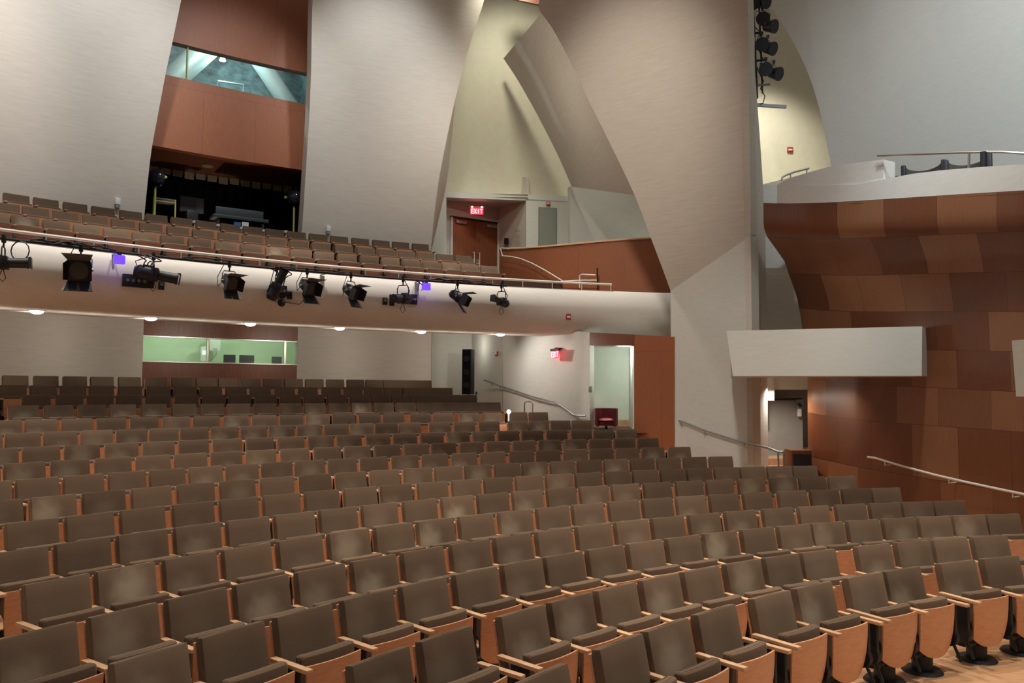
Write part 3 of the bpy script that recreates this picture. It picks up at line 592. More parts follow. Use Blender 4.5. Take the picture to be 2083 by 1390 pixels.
# ================================================================== THEATRE SEATS
def seat_parts():
    D = {}
    # backrest cushion: tilted, softly rounded, side bolsters
    tilt = Matrix.Rotation(math.radians(-13), 3, 'Y')
    bm = bmesh.new(); bmesh.ops.create_cube(bm, size=1.0)
    for v in bm.verts: v.co = Vector((v.co.x * .075, v.co.y * .48, v.co.z * .47))
    bmesh.ops.subdivide_edges(bm, edges=[e for e in bm.edges], cuts=3, use_grid_fill=True)
    for v in bm.verts:
        if v.co.x > .03: v.co.x += -.014 * (1 - min(1, abs(v.co.y) / .2) ** 2) + .004
    bmesh.ops.bevel(bm, geom=[e for e in bm.edges if len(e.link_faces) == 2 and e.calc_face_angle(0) > .9], offset=.018, segments=2, affect='EDGES', profile=.6)
    D['backrest'] = (bm, Matrix.Translation((.008, 0, .632)) @ tilt.to_4x4(), FABRIC)
    bm = bmesh.new(); bmesh.ops.create_cube(bm, size=1.0)
    for v in bm.verts: v.co = Vector((v.co.x * .02, v.co.y * .486, v.co.z * .46))
    bmesh.ops.bevel(bm, geom=list(bm.edges), offset=.006, segments=1, affect='EDGES')
    D['back_panel'] = (bm, Matrix.Translation((-.038, 0, .60)) @ tilt.to_4x4(), SEATWOOD)
    # tipped-up seat: cushion
    bm = bmesh.new(); bmesh.ops.create_cube(bm, size=1.0)
    bmesh.ops.subdivide_edges(bm, edges=[e for e in bm.edges], cuts=3, use_grid_fill=True)
    for v in bm.verts:
        v.co = Vector((v.co.x * .088, v.co.y * (.455 if v.co.z > -.2 else .36), v.co.z * .40)); v.co.x += .02 * (1 - (v.co.y / .23) ** 2)
    bmesh.ops.bevel(bm, geom=[e for e in bm.edges if len(e.link_faces) == 2 and e.calc_face_angle(0) > .9], offset=.028, segments=3, affect='EDGES', profile=.6)
    D['seat_cushion'] = (bm, Matrix.Translation((.238, 0, .452)) @ Matrix.Rotation(math.radians(-4), 4, 'Y'), FABRIC)
    # wooden underside, bowed, with rounded lower corners
    N = 14; bm = bmesh.new(); F = []; Bk = []
    for i in range(N + 1):
        q = -1 + 2 * i / N; zb = .160 + .085 * abs(q) ** 2.4; zt_ = .602
        colF = []; colB = []
        for k in range(7):
            t = k / 6; z = lerp(zb, zt_, t); wd = .232 * (1 - .10 * (1 - t) ** 2.5); y = q * wd
            bow = .024 * (1 - q * q); x = .314 + bow - .022 * (1 - t) ** 3 + .012 * t
            colF.append(bm.verts.new((x, y, z))); colB.append(bm.verts.new((x - .014, y, z)))
        F.append(colF); Bk.append(colB)
    for i in range(N):
        for k in range(6):
            bm.faces.new((F[i][k], F[i + 1][k], F[i + 1][k + 1], F[i][k + 1])); bm.faces.new((Bk[i][k], Bk[i][k + 1], Bk[i + 1][k + 1], Bk[i + 1][k]))
        bm.faces.new((F[i][6], F[i + 1][6], Bk[i + 1][6], Bk[i][6])); bm.faces.new((F[i][0], Bk[i][0], Bk[i + 1][0], F[i + 1][0]))
    for k in range(6):
        bm.faces.new((F[0][k], F[0][k + 1], Bk[0][k + 1], Bk[0][k])); bm.faces.new((F[N][k], Bk[N][k], Bk[N][k + 1], F[N][k + 1]))
    D['seat_panel'] = (bm, Matrix(), SEATWOOD)
    # pedestal with round foot and bracket
    m = MB().cyl((.16, 0, .015), (.16, 0, .15), .088, .088, 20).cyl((.16, 0, 0), (.16, 0, .024), .175, .155, 24)
    m.box((.16, 0, .165), (.11, .46, .03), None, .01)
    for s_ in (-1, 1): m.box((.18, s_ * .20, .185), (.10, .13, .035), Matrix.Rotation(s_ * .45, 3, 'X'), .008)
    m.box((.17, 0, .24), (.05, .50, .06), None, .01)
    D['pedestal'] = (m, None, BLACK)
    return D
def armrest_mb(y): return MB().box((.218, y, .602), (.405, .052, .028), None, .006)
def standard_mb(y):
    m = MB().box((.225, y, .42), (.16, .036, .34), None, .012).box((.09, y, .38), (.20, .03, .26), None, .01)
    m.cyl((.235, y - .022, .29), (.235, y + .022, .29), .085, .085, 18).tube([(.26, y, .25), (.33, y, .12), (.34, y, .09)], .014)
    return m
def make_seat():
    r = empty('theatre_seat', (0, 0, 0), 'seat', 'seat')
    D = seat_parts()
    sp = MB().addbm(*D['seat_panel'][:2]).build('seat_panel', SEATWOOD, r)
    for n, (b, mt, mat) in D.items():
        if mt is None: b.build(n, mat, r)
        else: MB().addbm(b, mt).build(n, mat, sp if n == 'seat_cushion' else r) if n != 'seat_panel' else None
    armrest_mb(-.281).build('armrest', ARMWOOD, r); standard_mb(-.281).build('standard', BLACK, r)
    return r
proto = make_seat()

proto_end = copy_tree(proto)      # end seat with an arm on both sides
armrest_mb(.281).build('armrest', ARMWOOD, proto_end); standard_mb(.281).build('standard', BLACK, proto_end)
ORD = ['front', 'second', 'third', 'fourth', 'fifth', 'sixth', 'seventh', 'eighth', 'ninth', 'tenth', 'eleventh', 'twelfth', 'thirteenth', 'fourteenth']
NTH = ['', 'second ', 'third ', 'fourth ', 'fifth ', 'sixth ', 'seventh ', 'eighth ', 'ninth ', 'tenth ', 'eleventh ', 'twelfth ', 'thirteenth ', 'fourteenth ', 'fifteenth ', 'sixteenth ', 'seventeenth ', 'eighteenth ', 'nineteenth ', 'twentieth ', 'twenty-first ', 'twenty-second ', 'twenty-third ']
BM = {}
used = {0: False, 1: False}; rest = []
def place(i, R, z, a, last, label, group):
    src = proto_end if last else proto
    o = src if not used[last] else copy_tree(src); used[last] = True
    p = pol(a, R, z - .86); o.location = p; o.rotation_euler = (0, 0, math.radians(a + 180))
    tag(o, label, 'seat', group); return o
for i, (R, z, groups) in enumerate(ROWS):
    tot = sum(map(len, groups)); k = 0
    for g in groups:
        for j, a in enumerate(g):
            k += 1; nr = tot - k          # index from the right end
            last = int(j == len(g) - 1)
            main = i <= 12 or (i == 13 and k <= 16); balc = i == 17
            if not (main or balc): rest.append((R, z, a, last)); continue
            if main:
                edge = 'right end' if i > 2 else 'right edge of photo'
                lab = f'charcoal tip-up seat, {ORD[i]} row of main floor, {NTH[nr]}from the {edge}' if nr else f'charcoal tip-up seat, {ORD[i]} row of main floor, at the {edge}'
                lab = lab.replace('second from', 'second from')
                place(i, R, z, a, last, lab, 'tip-up seats on the main floor')
            else:
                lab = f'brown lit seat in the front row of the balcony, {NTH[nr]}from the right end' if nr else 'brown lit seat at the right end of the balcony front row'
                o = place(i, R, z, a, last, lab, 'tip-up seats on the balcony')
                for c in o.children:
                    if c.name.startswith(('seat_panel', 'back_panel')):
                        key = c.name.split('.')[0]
                        if key not in BM: BM[key] = c.data.copy(); BM[key].materials[0] = SEATWOOD_DIM
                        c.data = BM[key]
# the farthest rows in one object
bm_parts = {}
mats = [FABRIC, SEATWOOD, ARMWOOD, BLACK]
vs, fs, mi = [], [], []
tmpl = {}
for s, pr in ((0, proto), (1, proto_end)):
    L = []
    for ch in pr.children_recursive:
        me = ch.data; L.append(([v.co.copy() for v in me.vertices], [list(p.vertices) for p in me.polygons], mats.index(me.materials[0])))
    tmpl[s] = L
for R, z, a, last in rest:
    mt = Matrix.Translation(pol(a, R, z - .86)) @ Matrix.Rotation(math.radians(a + 180), 4, 'Z')
    for V, Fc, mm in tmpl[last]:
        n = len(vs); vs += [tuple(mt @ v) for v in V]; fs += [[n + q for q in f] for f in Fc]; mi += [mm] * len(Fc)
me = bpy.data.meshes.new('distant_seats'); me.from_pydata(vs, [], fs)
for q in mats: me.materials.append(q)
me.polygons.foreach_set('material_index', mi); me.update()
o = bpy.data.objects.new('distant_seats', me); COL.objects.link(o)
tag(o, 'farthest dark seats in the rear rows of the main floor and upper balcony', 'seats', None, 'stuff')

# ================================================================== THINGS
def V(*a): return Vector(a)
def seglen(p, n=12): return p
# ---- balcony: handrail, soffit downlights, lighting pipe
RR, ZR = 24.08, CAMZ + 2.775
a0 = 152; a1 = ang(oncyl(1244, 578, RR))
hr = empty('balcony_handrail', pol(a0, RR, zt), 'long pale metal handrail along the top of the balcony front', 'handrail')
MB().ring([(RR + .03 * math.cos(t * PI / 4), ZR + .03 * math.sin(t * PI / 4)) for t in range(8)], a0, a1, 110).build('rail', BRIGHT, hr)
for k in range(24):
    a = a1 + .05 + k * 1.95
    if a > a0: break
    p = pol(a, RR, 0); MB().cyl((p.x, p.y, zt - .02), (p.x, p.y, ZR), .012).build('post', BRIGHT, hr)
LX = [(-190, 612), (75, 629), (307, 644), (509, 655), (691, 664), (857, 672), (1018, 677)]
for k, (x, y) in enumerate(LX):
    p = oncyl(x, y, 24.95); p.z = zt - 1.15
    nm = ['one beyond the left edge', 'nearest the left edge', 'above the left end of the lit projection window', 'above the right part of the lit projection window', 'second to the right of the projection window', 'third from the right wall', 'rightmost, at the end of the soffit']
    lab = ['recessed soffit downlight beyond the left edge of the photo', 'glowing soffit downlight nearest the left edge of the photo', 'glowing soffit downlight above left end of the lit projection window', 'glowing soffit downlight above right part of the lit projection window', 'glowing soffit downlight just right of the projection window', 'glowing soffit downlight second from the right end of the soffit', 'glowing soffit downlight at the right end, above the cream exit wall'][k]
    r = empty('soffit_downlight', p, lab, 'light', 'soffit downlights')
    MB().cyl(p + V(0, 0, -.012), p + V(0, 0, .0), .17, .17, 20).build('trim_ring', WHITE, r)
    MB().ball(p + V(0, 0, -.02), .12, (1, 1, .45)).build('lens', LAMP, r)
    q = Vector((CX, CY, 0)) - p; q.z = 0; q.normalize()
    spot(p + V(0, 0, -.10), p - q * 3.0 + V(0, 0, -.55), 100, 78, .8, (1, .92, .80), .08, 'downlight_beam')
    point(p + V(0, 0, -.13), 1.6, (1, .90, .76), .05, 'downlight_glow')
# pipe with lights
RPI, ZPI = 23.55, CAMZ + 2.535
ap = ang(oncyl(1031, 582, RPI))
for (xa, ya), (xb, yb) in zip(LX, LX[1:]):
    for t in (.25, .5, .75):
        p = oncyl(lerp(xa, xb, t), lerp(ya, yb, t), 24.95); p.z = zt - 1.15 - .28
        spot(p, p + V(0, 0, 1), 2.2, 150, .5, (1, .86, .70), .01, 'soffit_fill')  # added upward fill on the soffit strip, no fixtures between the downlights
pipe = empty('lighting_pipe', pol(a0, RPI, ZPI), 'long black pipe carrying the stage lights in front of the balcony', 'pipe')
MB().ring([(RPI + .026 * math.cos(t * PI / 4), ZPI + .026 * math.sin(t * PI / 4)) for t in range(8)], a0, ap, 110).build('bar', BLACK, pipe)
cb = random.Random(3)
def pipept(px, dz=0.0, dr=0.0):
    lo_, hi_ = ap, 152.0
    for _ in range(40):
        mid = (lo_ + hi_) / 2; P = pol(mid, RPI, ZPI) - V(0, 0, CAMZ); x = 1041.5 + FPX * P.dot(RT) / P.dot(FWD)
        if x > px: lo_ = mid
        else: hi_ = mid
    return pol(lo_, RPI + dr, ZPI + dz), lo_
for x0, x1, n in ((60, 150, 3), (95, 235, 2), (370, 490, 1), (560, 700, 1), (640, 700, 1), (870, 960, 2), (900, 1000, 2)):
    for q in range(n):
        pts = []
        for k in range(9):
            t = k / 8; p, _ = pipept(lerp(x0, x1, t), .03 + .05 * math.sin(PI * t * (1 + q)) * cb.uniform(.3, 1) + cb.uniform(-.01, .01), -.035 - .012 * q); pts.append(p)
        MB().tube(pts, .014, 6).build('cable', BLACK, pipe)
for px in (243, 665, 857):   # brackets holding the pipe off the balcony
    p, a = pipept(px); q = pol(a, 23.95, ZPI)
    MB().tube([p, q, pol(a, 23.9, ZPI - .25)], .02).build('bracket', GREYM, pipe)
    if px != 243: MB().box((pol(a, 23.82, ZPI - .28) + pol(a, 23.9, ZPI - .28)) / 2, (.10, .04, .5), Matrix.Rotation(math.radians(a + 90), 3, 'Z')).build('mounting_plate', PLASTER2, pipe)

p0, _ = pipept(28)
MB().tube([p0 + V(.10 + .16 * math.sin(t * .52) * (1 if t < 13 else .8), .03, -.02 - .17 * (1 - math.cos(t * .52))) for t in range(13)], .011, 6).build('cable', BLACK, pipe)
def basis(d):
    d = Vector(d).normalized(); s = d.cross(V(0, 0, 1)); s = s.normalized() if s.length > .05 else V(1, 0, 0); u = s.cross(d); return d, s, u
def frame_mat(d, s, u): return Matrix((s, d, u)).transposed()
DGREY = nodemat('dark grey paint', (.10, .10, .11), .55, .4)[0]
def stage_light(kind, px, drop, d, label, group='stage lights on the balcony pipe', pos=None, k=1.0):
    """clamp, yoke and lamp body hanging from the pipe, pointing along d"""
    if pos is None: pos, a = pipept(px)
    r = empty('stage_light', pos, label, 'stage light', group)
    d, s, u = basis(d); c = pos + V(0, 0, -drop)
    h = V(d.x, d.y, 0); h = h.normalized() if h.length > .1 else V(0, -1, 0); sd = h.cross(V(0, 0, 1)).normalized()
    MB().box(pos + V(0, 0, -.01), (.06, .06, .13), None, .01).cyl(pos + V(0, 0, -.06), pos + V(0, 0, -.16), .016).box(pos + V(0, 0, .05), (.03, .09, .05), None, .01).build('clamp', BLACK, r)
    yw = .15 * k; ytop = pos + V(0, 0, -.15)
    yk = [c + sd * yw, ytop + sd * yw + V(0, 0, -.06), ytop + sd * yw * .75, ytop - sd * yw * .75, ytop - sd * yw + V(0, 0, -.06), c - sd * yw]
    MB().tube(yk, .012, 6).cyl(c + sd * (yw + .025), c + sd * (yw - .02), .03).cyl(c - sd * (yw + .025), c - sd * (yw - .02), .03).build('yoke', GREYM if kind == 'fresnel' else BLACK, r)
    if kind == 'fresnel':
        b = MB().cyl(c - d * .16 * k, c + d * .04 * k, .10 * k, .135 * k, 20).cyl(c - d * .20 * k, c - d * .16 * k, .07 * k, .10 * k, 20).cyl(c + d * .04 * k, c + d * .13 * k, .14 * k, .14 * k, 20)
        b.box(c - d * .05 * k + u * .10 * k, (.16 * k, .16 * k, .05 * k), frame_mat(d, s, u), .01); b.build('body', BLACK, r)
        fc = c + d * .135 * k
        bf = MB().box(fc, (.30 * k, .02, .30 * k), frame_mat(d, s, u), .004).build('barn_door_frame', BLACK, r)
        MB().cyl(fc + d * .002, fc + d * .02, .125 * k, .125 * k, 20).build('lens', nodemat('dark lens', (.03, .03, .035), .15, .6)[0], r)
        for sg, ax, ln in ((1, u, .24), (-1, u, .24), (1, s, .17), (-1, s, .17)):
            e = fc + ax * sg * .145 * k; o_ = (d * .86 + ax * sg * .5).normalized() if ax is u else (d * .97 + ax * sg * .2).normalized()
            t_ = s if ax is u else u; w0 = .145 * k; w1 = (.20 if ax is u else .12) * k
            MB().grid([[e - t_ * w0, e + t_ * w0], [e - t_ * w1 + o_ * ln * k, e + t_ * w1 + o_ * ln * k]], .006, ax * sg).build('barn_door', BLACK if not (ax is u and sg > 0) else DGREY, bf)
    elif kind == 'ellipsoidal':
        b = MB().cyl(c - d * .22 * k, c - d * .02 * k, .125 * k, .115 * k, 20).cyl(c - d * .30 * k, c - d * .22 * k, .085 * k, .125 * k, 20)
        b.box(c + d * .02 * k, (.25 * k, .12 * k, .22 * k), frame_mat(d, s, u), .02); b.box(c - d * .10 * k + u * .11 * k, (.12 * k, .16 * k, .05 * k), frame_mat(d, s, u), .01); b.build('body', BLACK, r)
        lt = MB().cyl(c + d * .08 * k, c + d * .36 * k, .085 * k, .09 * k, 20).cyl(c + d * .36 * k, c + d * .39 * k, .10 * k, .10 * k, 20).build('lens_tube', BLACK, r)
        MB().box(c + d * .42 * k, (.19 * k, .015, .19 * k), frame_mat(d, s, u), .003).box(c + d * .40 * k + u * .09 * k, (.05 * k, .05 * k, .03), frame_mat(d, s, u)).build('gel_frame', BLACK, lt)
    hang = c - d * .24 * k
    if kind == 'fresnel':
        MB().tube([pos + sd * .12 + V(0, 0, -.02), c + sd * .26 + V(0, 0, .05), c + sd * .24 + V(0, 0, -.12), hang + V(0, 0, -.06), hang], .008, 6).build('safety_cable', BLACK, r)
    else:
        MB().tube([pos - h * .05, hang + V(0, 0, .20) - h * .05, hang + V(0, 0, .05)], .010, 6).build('cable', BLACK, r)
        MB().tube([c + V(0, 0, -.08), c + V(.06, 0, -.27), c + V(0, 0, -.33), c + V(-.06, 0, -.25), c + V(0, 0, -.09)], .007, 6).build('cable', BLACK, r)
    return r
rt = V(.80, .60, 0)      # roughly along the pipe towards the right
tw = V(.62, -.78, 0)     # towards the stage
stage_light('ellipsoidal', 8, .42, rt * 1 + tw * .25 + V(0, 0, .05), 'black ellipsoidal stage light cut off by the left edge')
stage_light('fresnel', 165, .40, tw * 1 - rt * .30 + V(0, 0, -.28), 'black barn-door stage light, leftmost complete one on the pipe', k=1.25)
stage_light('ellipsoidal', 313, .36, rt * 1 + tw * .3 + V(0, 0, -.16), 'long black stage light pointing right, above the projection window', k=1.15)
stage_light('fresnel', 467, .36, tw * 1 + rt * .15 + V(0, 0, -.45), 'barn-door stage light between the long light and the upward tilted one')
stage_light('ellipsoidal', 563, .40, rt * .35 + tw * .2 + V(0, 0, .95), 'black stage light tilted steeply upward on the pipe')
stage_light('fresnel', 625, .33, tw * 1 + rt * .15 + V(0, 0, -.42), 'barn-door stage light just right of the upward tilted one', k=1.05)
stage_light('fresnel', 714, .36, tw * 1 + rt * .4 + V(0, 0, -.5), 'barn-door stage light with pale top flap, mid pipe')
stage_light('ellipsoidal', 820, .46, -rt * .9 + tw * .5 + V(0, 0, -.1), 'black stage light pointing left beside the right violet box')
stage_light('fresnel', 931, .33, tw * .8 + rt * .7 + V(0, 0, -.55), 'barn-door stage light second from the right end of the pipe')
stage_light('ellipsoidal', 1020, .40, -rt * .9 + tw * .3 + V(0, 0, .15), 'small black stage light at the right end of the pipe', k=.85)
# violet lit boxes hanging under the pipe
for px, lab in ((243, 'small glowing violet box hanging near the left of the pipe'), (867, 'small glowing violet box hanging near the right end of the pipe')):
    p, a = pipept(px); r = empty('indicator_box', p + V(0, 0, -.05), lab, 'indicator light', 'violet boxes on the pipe')
    Rz = Matrix.Rotation(math.radians(a + 90), 3, 'Z')
    MB().box(p + V(0, 0, -.14), (.20, .10, .17), Rz, .02).build('housing', PURPLE, r)
    MB().box(p + V(0, 0, -.03), (.07, .07, .08), Rz, .01).build('clip', BLACK, r)
    point(p + V(0, 0, -.2) + (Vector((CX, CY, 0)) - V(p.x, p.y, 0)).normalized() * .25, 1.2, (.35, .2, 1), .05, 'violet_glow')
# connector boxes and outlets mounted on the balcony belly
def onfas(px, py): 
    R = 23.86
    for _ in range(6):
        p = oncyl(px, py, R); R = interp([(zt - 1.15, 24.5), (zt - 1.135, 24.42), (zt - .99, 24.15), (zt - .82, 23.97), (zt - .62, 23.88), (zt - .42, 23.87), (zt - .2, 23.94), (zt, 24.1)], p.z) - .02
    return oncyl(px, py, R), R
for px, py, w, h, lab in ((275, 572, .47, .24, 'black connector box on the balcony front above the projection window'), (565, 592, .38, .24, 'black connector box on the balcony front behind the upward tilted light'), (833, 609, .36, .24, 'black connector box on the balcony front behind the left pointing light')):
    p, R = onfas(px, py); a = ang(p); Rz = Matrix.Rotation(math.radians(a + 90), 3, 'Z')
    r = empty('connector_box', p, lab, 'electrical box', 'connector boxes on the balcony front')
    MB().box(p, (w, .10, h), Rz, .008).build('case', BLACK, r)
    inn = (Vector((CX, CY, p.z)) - p).normalized()
    for q in range(4):
        c = p + inn * .05 + Rz @ V((q - 1.5) * w * .22, 0, 0)
        MB().cyl(c, c + inn * .025, .032).build('socket', GREYM, r)
for px, py, lab in ((307, 578, 'left of two small black outlets under the long stage light'), (328, 581, 'right of two small black outlets under the long stage light'), (574, 599, 'dark bluish outlet box beside the upward tilted stage light'), (589, 601, 'small black outlet right of the upward tilted stage light'), (783, 613, 'small black outlet left of the left pointing stage light'), (797, 615, 'small black outlet touching the left pointing stage light')):
    p, R = onfas(px, py); a = ang(p); Rz = Matrix.Rotation(math.radians(a + 90), 3, 'Z'); inn = (Vector((CX, CY, p.z)) - p).normalized()
    r = empty('wall_outlet', p, lab, 'outlet', 'outlets on the balcony front')
    MB().box(p, (.11, .05, .17), Rz, .006).build('plate', BLACK, r); MB().box(p + inn * .03 + V(0, 0, .02), (.05, .02, .06), Rz).build('socket', GREYM if px in (328, 783) else BLACKF, r)
p, a = pipept(640); q, R = onfas(571, 617)
tag(MB().tube([p + V(0, 0, -.3), p + V(-.15, 0, -.55), q + V(.35, .2, -.0), q + V(.12, .05, .02), q], .009, 6).ball(q + (Vector((CX, CY, q.z)) - q).normalized() * .06, .085, (1, 1, 1), 12).build('hanging_cable', BLACK), 'loose dark cable ending in a round plug on the balcony front', 'cable')
for px, dx, lab in ((275, -.15, 'pair of black cables dropping to the left connector box'), (548, .0, 'bundle of black cables dropping beside the upward tilted light'), (845, .1, 'curved black cable right of the left pointing light')):
    p, a = pipept(px); m = MB()
    for q in range(3 if px != 845 else 2):
        e, _ = onfas(px + 8 * q + (8 if px != 845 else 3), 572 + (20 if px > 500 else -8)); e = e + (Vector((CX, CY, e.z)) - e).normalized() * .06
        b = p + V(.10 * q, .05 * q, 0)
        m.tube([polyat([b, b + V(.16 + .03 * q, .1, -.10), e + V(.06, .03, .28), e], t / 12) for t in range(13)], .012, 6)
    tag(m.build('cable_drop', BLACK), lab, 'cable', 'cables dropping from the pipe')
# fire alarms
def alarm(p, nrm, lab, w=.12, h=.16, m1=REDBOX, m2=WHITE):
    r = empty('fire_alarm', p, lab, 'fire alarm'); nrm = Vector(nrm).normalized(); s = nrm.cross(V(0, 0, 1)); F = Matrix((s, nrm, V(0, 0, 1))).transposed()
    MB().box(p, (w, .05, h), F, .006).build('housing', m1, r); MB().box(p + nrm * .03 + V(0, 0, -.005), (w * .72, .03, h * .30), F, .004).build('strobe', m2, r)
p, R = onfas(1156, 645); alarm(p, Vector((CX, CY, 0)) - V(p.x, p.y, 0), 'red fire alarm on the white balcony front above the exit sign')
p = at(1607, 305, 23.9); alarm(at(1607, 305, 23.985), (-.0, -1, 0), 'red fire alarm on the tall cream wall beside the hanging spotlights', .17, .17)
p = f1(1115, 415) ; alarm(p + V(0, -.05, 0), (0, -1, 0), 'dark red alarm above the grey grille in the exit alcove', .14, .12)
p = V(-.45, 23.70, at(1015, 720, 23.7).z); alarm(p, (-.92, -.40, 0), 'small alarm on the grey recess wall near the corner', .12, .14)
# EXIT signs
def exit_sign(p, F, w, h, lab, plate_up):
    r = empty('exit_sign', p, lab, 'exit sign')
    MB().box(p + V(0, 0, h * .62), (w * 1.15, .07, h * .30), F, .006).build('housing', BLACK if plate_up else REDBOX, r)
    MB().box(p, (w, .015, h), F, .004).build('panel', EXITRED, r)
    if True:
        m = MB(); cw = w * .17; ch = h * .68; st = h * .13
        def bar(x0, z0, x1, z1):
            a = V(x0, 0, z0); b = V(x1, 0, z1); dl = (b - a).length; an = math.atan2(z1 - z0, x1 - x0)
            m.box(p + F @ ((a + b) / 2 + V(0, -.012, 0)), (dl + st * .6, .012, st), F @ Matrix.Rotation(-an, 3, 'Y'))
        for k, ch_ in enumerate('EXIT'):
            x = (k - 1.5) * w * .235
            if ch_ == 'E':
                bar(x - cw / 2, -ch / 2, x - cw / 2, ch / 2)
                for zz in (-ch / 2, 0, ch / 2): bar(x - cw / 2, zz, x + cw / 2, zz)
            elif ch_ == 'X': bar(x - cw / 2, -ch / 2, x + cw / 2, ch / 2); bar(x - cw / 2, ch / 2, x + cw / 2, -ch / 2)
            elif ch_ == 'I': bar(x, -ch / 2, x, ch / 2)
            else: bar(x, -ch / 2, x, ch / 2); bar(x - cw / 2, ch / 2, x + cw / 2, ch / 2)
        m.build('lettering', emit('exit letters ' + lab[:8], (1, .30, .33), 2.6), r)
    return r
nd = (at(1163, 400, 26) - at(905, 392, 25.6)); nd.z = 0; nd.normalize(); F = Matrix((nd, V(-nd.y, nd.x, 0), V(0, 0, 1))).transposed()
p = at(970, 430, 26.0); exit_sign(p, F, .42, .20, 'glowing red exit sign over the double doors at the balcony', False)
for s_ in (-1, 1): MB().ball(p + F @ V(s_ * .16, -.06, .13), .028).build('lamp', emit('exit lamp', (1, .5, .5), 9), bpy.data.objects['exit_sign'])
point(p + V(0, -.25, 0), 1.0, (1, .05, .08), .1, 'exit_glow')
du = (at(1290, 700, 19.4) - at(1023, 690, 23.4)); du.z = 0; du.normalize(); FW = Matrix((du, V(-du.y, du.x, 0), V(0, 0, 1))).transposed()
p = fw(1142, 722) + V(du.y, -du.x, 0) * .22; 
FE = Matrix.Rotation(math.radians(-12), 3, 'Z') @ FW
r = exit_sign(p, FE, .38, .20, 'red exit sign on the cream wall under the balcony', True)
MB().box(p + V(0, 0, .16) + V(-du.y, du.x, 0) * .11, (.05, .2, .05), FE).build('bracket', BLACK, r)
point(p + V(du.y, -du.x, 0) * .3, .8, (1, .05, .08), .1, 'exit_glow')

# double doors in the alcove
DP = at(918, 443, 26.42); DQ = at(1012, 457, 27.45); dd = DQ - DP; dd.z = 0; Ld = dd.length; dd.normalize(); FD = Matrix((dd, V(-dd.y, dd.x, 0), V(0, 0, 1))).transposed()
zd1 = (DP.z + DQ.z) / 2; zd0 = ROWS[19][1] - .86
dr = empty('door_1', DP, 'pair of red veneer doors with tall pull handles in the alcove', 'door'); dr['kind'] = 'structure'
def door_part(x0, x1, z0, z1, y, th, name, mat, par):
    c = V(DP.x, DP.y, 0) + dd * ((x0 + x1) / 2) + FD @ V(0, y, 0) + V(0, 0, (z0 + z1) / 2)
    return MB().box(c, (abs(x1 - x0), th, z1 - z0), FD, .004).build(name, mat, par)
DW = woodmat('door veneer', (.22, .065, .024), (.29, .09, .035), .4, (5, 5, .7))
for s_, x0, x1 in ((0, .04, Ld / 2 - .005), (1, Ld / 2 + .005, Ld - .04)):
    lf = door_part(x0, x1, zd0, zd1, -.02, .05, 'door_leaf', DW, dr)
    hx = x1 - .10 if s_ == 0 else x0 + .10
    door_part(hx - .06, hx + .06, zd0 + .75, zd0 + 1.25, -.05, .01, 'push_plate', STEEL, lf)
    c = V(DP.x, DP.y, 0) + dd * hx
    MB().tube([c + FD @ V(0, -.05, zd0 + .80), c + FD @ V(0, -.16, zd0 + .80), c + FD @ V(0, -.16, zd0 + 1.45), c + FD @ V(0, -.05, zd0 + 1.45)], .016).build('handle', BRIGHT, lf)
    cxx = x0 + .30 if s_ == 0 else x1 - .25
    door_part(cxx - .20, cxx + .20, zd1 - .17, zd1 - .07, -.08, .07, 'door_closer', GREYM, lf)
door_part(-.05, .03, zd0, zd1 + .05, -.02, .10, 'frame', PLASTER2, dr); door_part(Ld - .03, Ld + .05, zd0, zd1 + .05, -.02, .10, 'frame', PLASTER2, dr); door_part(-.05, Ld + .05, zd1 + .01, zd1 + .06, -.02, .10, 'frame', BLACK, dr)
# notices, card reader and grille
nq = pln((1012, 457, 27.3), (1071, 410, 25.75))
pa, pb_ = nq(1046, 470), nq(1060, 470); e_ = (pb_ - pa).normalized(); FN = Matrix((e_, V(-e_.y, e_.x, 0), V(0, 0, 1))).transposed()
for px, py, w, h, mat, nm, lab, ct in ((1054, 469, .34, .07, BLUECL, 'notice_heading', 'blue heading of the wall notice in the exit alcove', 'notice'), (1053, 480, .30, .10, GREY, 'notice_text', 'upper grey text block on the alcove wall', 'notice'), (1053, 492, .34, .05, GREY, 'notice_line', 'lower faint text line on the alcove wall', 'notice'), (1030, 491, .26, .22, BLACK, 'wall_plate', 'dark square plate on the wall beside the double doors', 'plate')):
    p = nq(px, py)
    m = MB()
    if mat in (BLACK,): m.box(p, (w, .03, h), FN, .005)
    else:
        rr = random.Random(int(px + py)); n = max(1, int(h / .03))
        for q in range(n):
            x = -w / 2
            while x < w / 2 - .02:
                wl = rr.uniform(.02, .06); m.box(p + FN @ V(x + wl / 2, -.015, (q - n / 2) * .032), (wl, .006, .012), FN); x += wl + .018
    tag(m.build(nm, mat, None, False), lab, ct)
p = f1(1115, 463); r = empty('speaker_grille', p, 'tall grey perforated grille panel right of the exit alcove', 'grille')
gp = [f1(1096, 422) + V(0, -.03, 0), f1(1132, 424) + V(0, -.03, 0)]; gb = [V(q.x, q.y, zd0 + .4) for q in gp]
MB().grid([gp, gb], .02).build('mesh_panel', noisy('grille grey', (.27, .29, .24), .15, (60, 60, 60), .7, .3), r)
MB().tube([gp[0], gp[1], gb[1], gb[0], gp[0]], .012, 4).build('frame', GREYM, r)

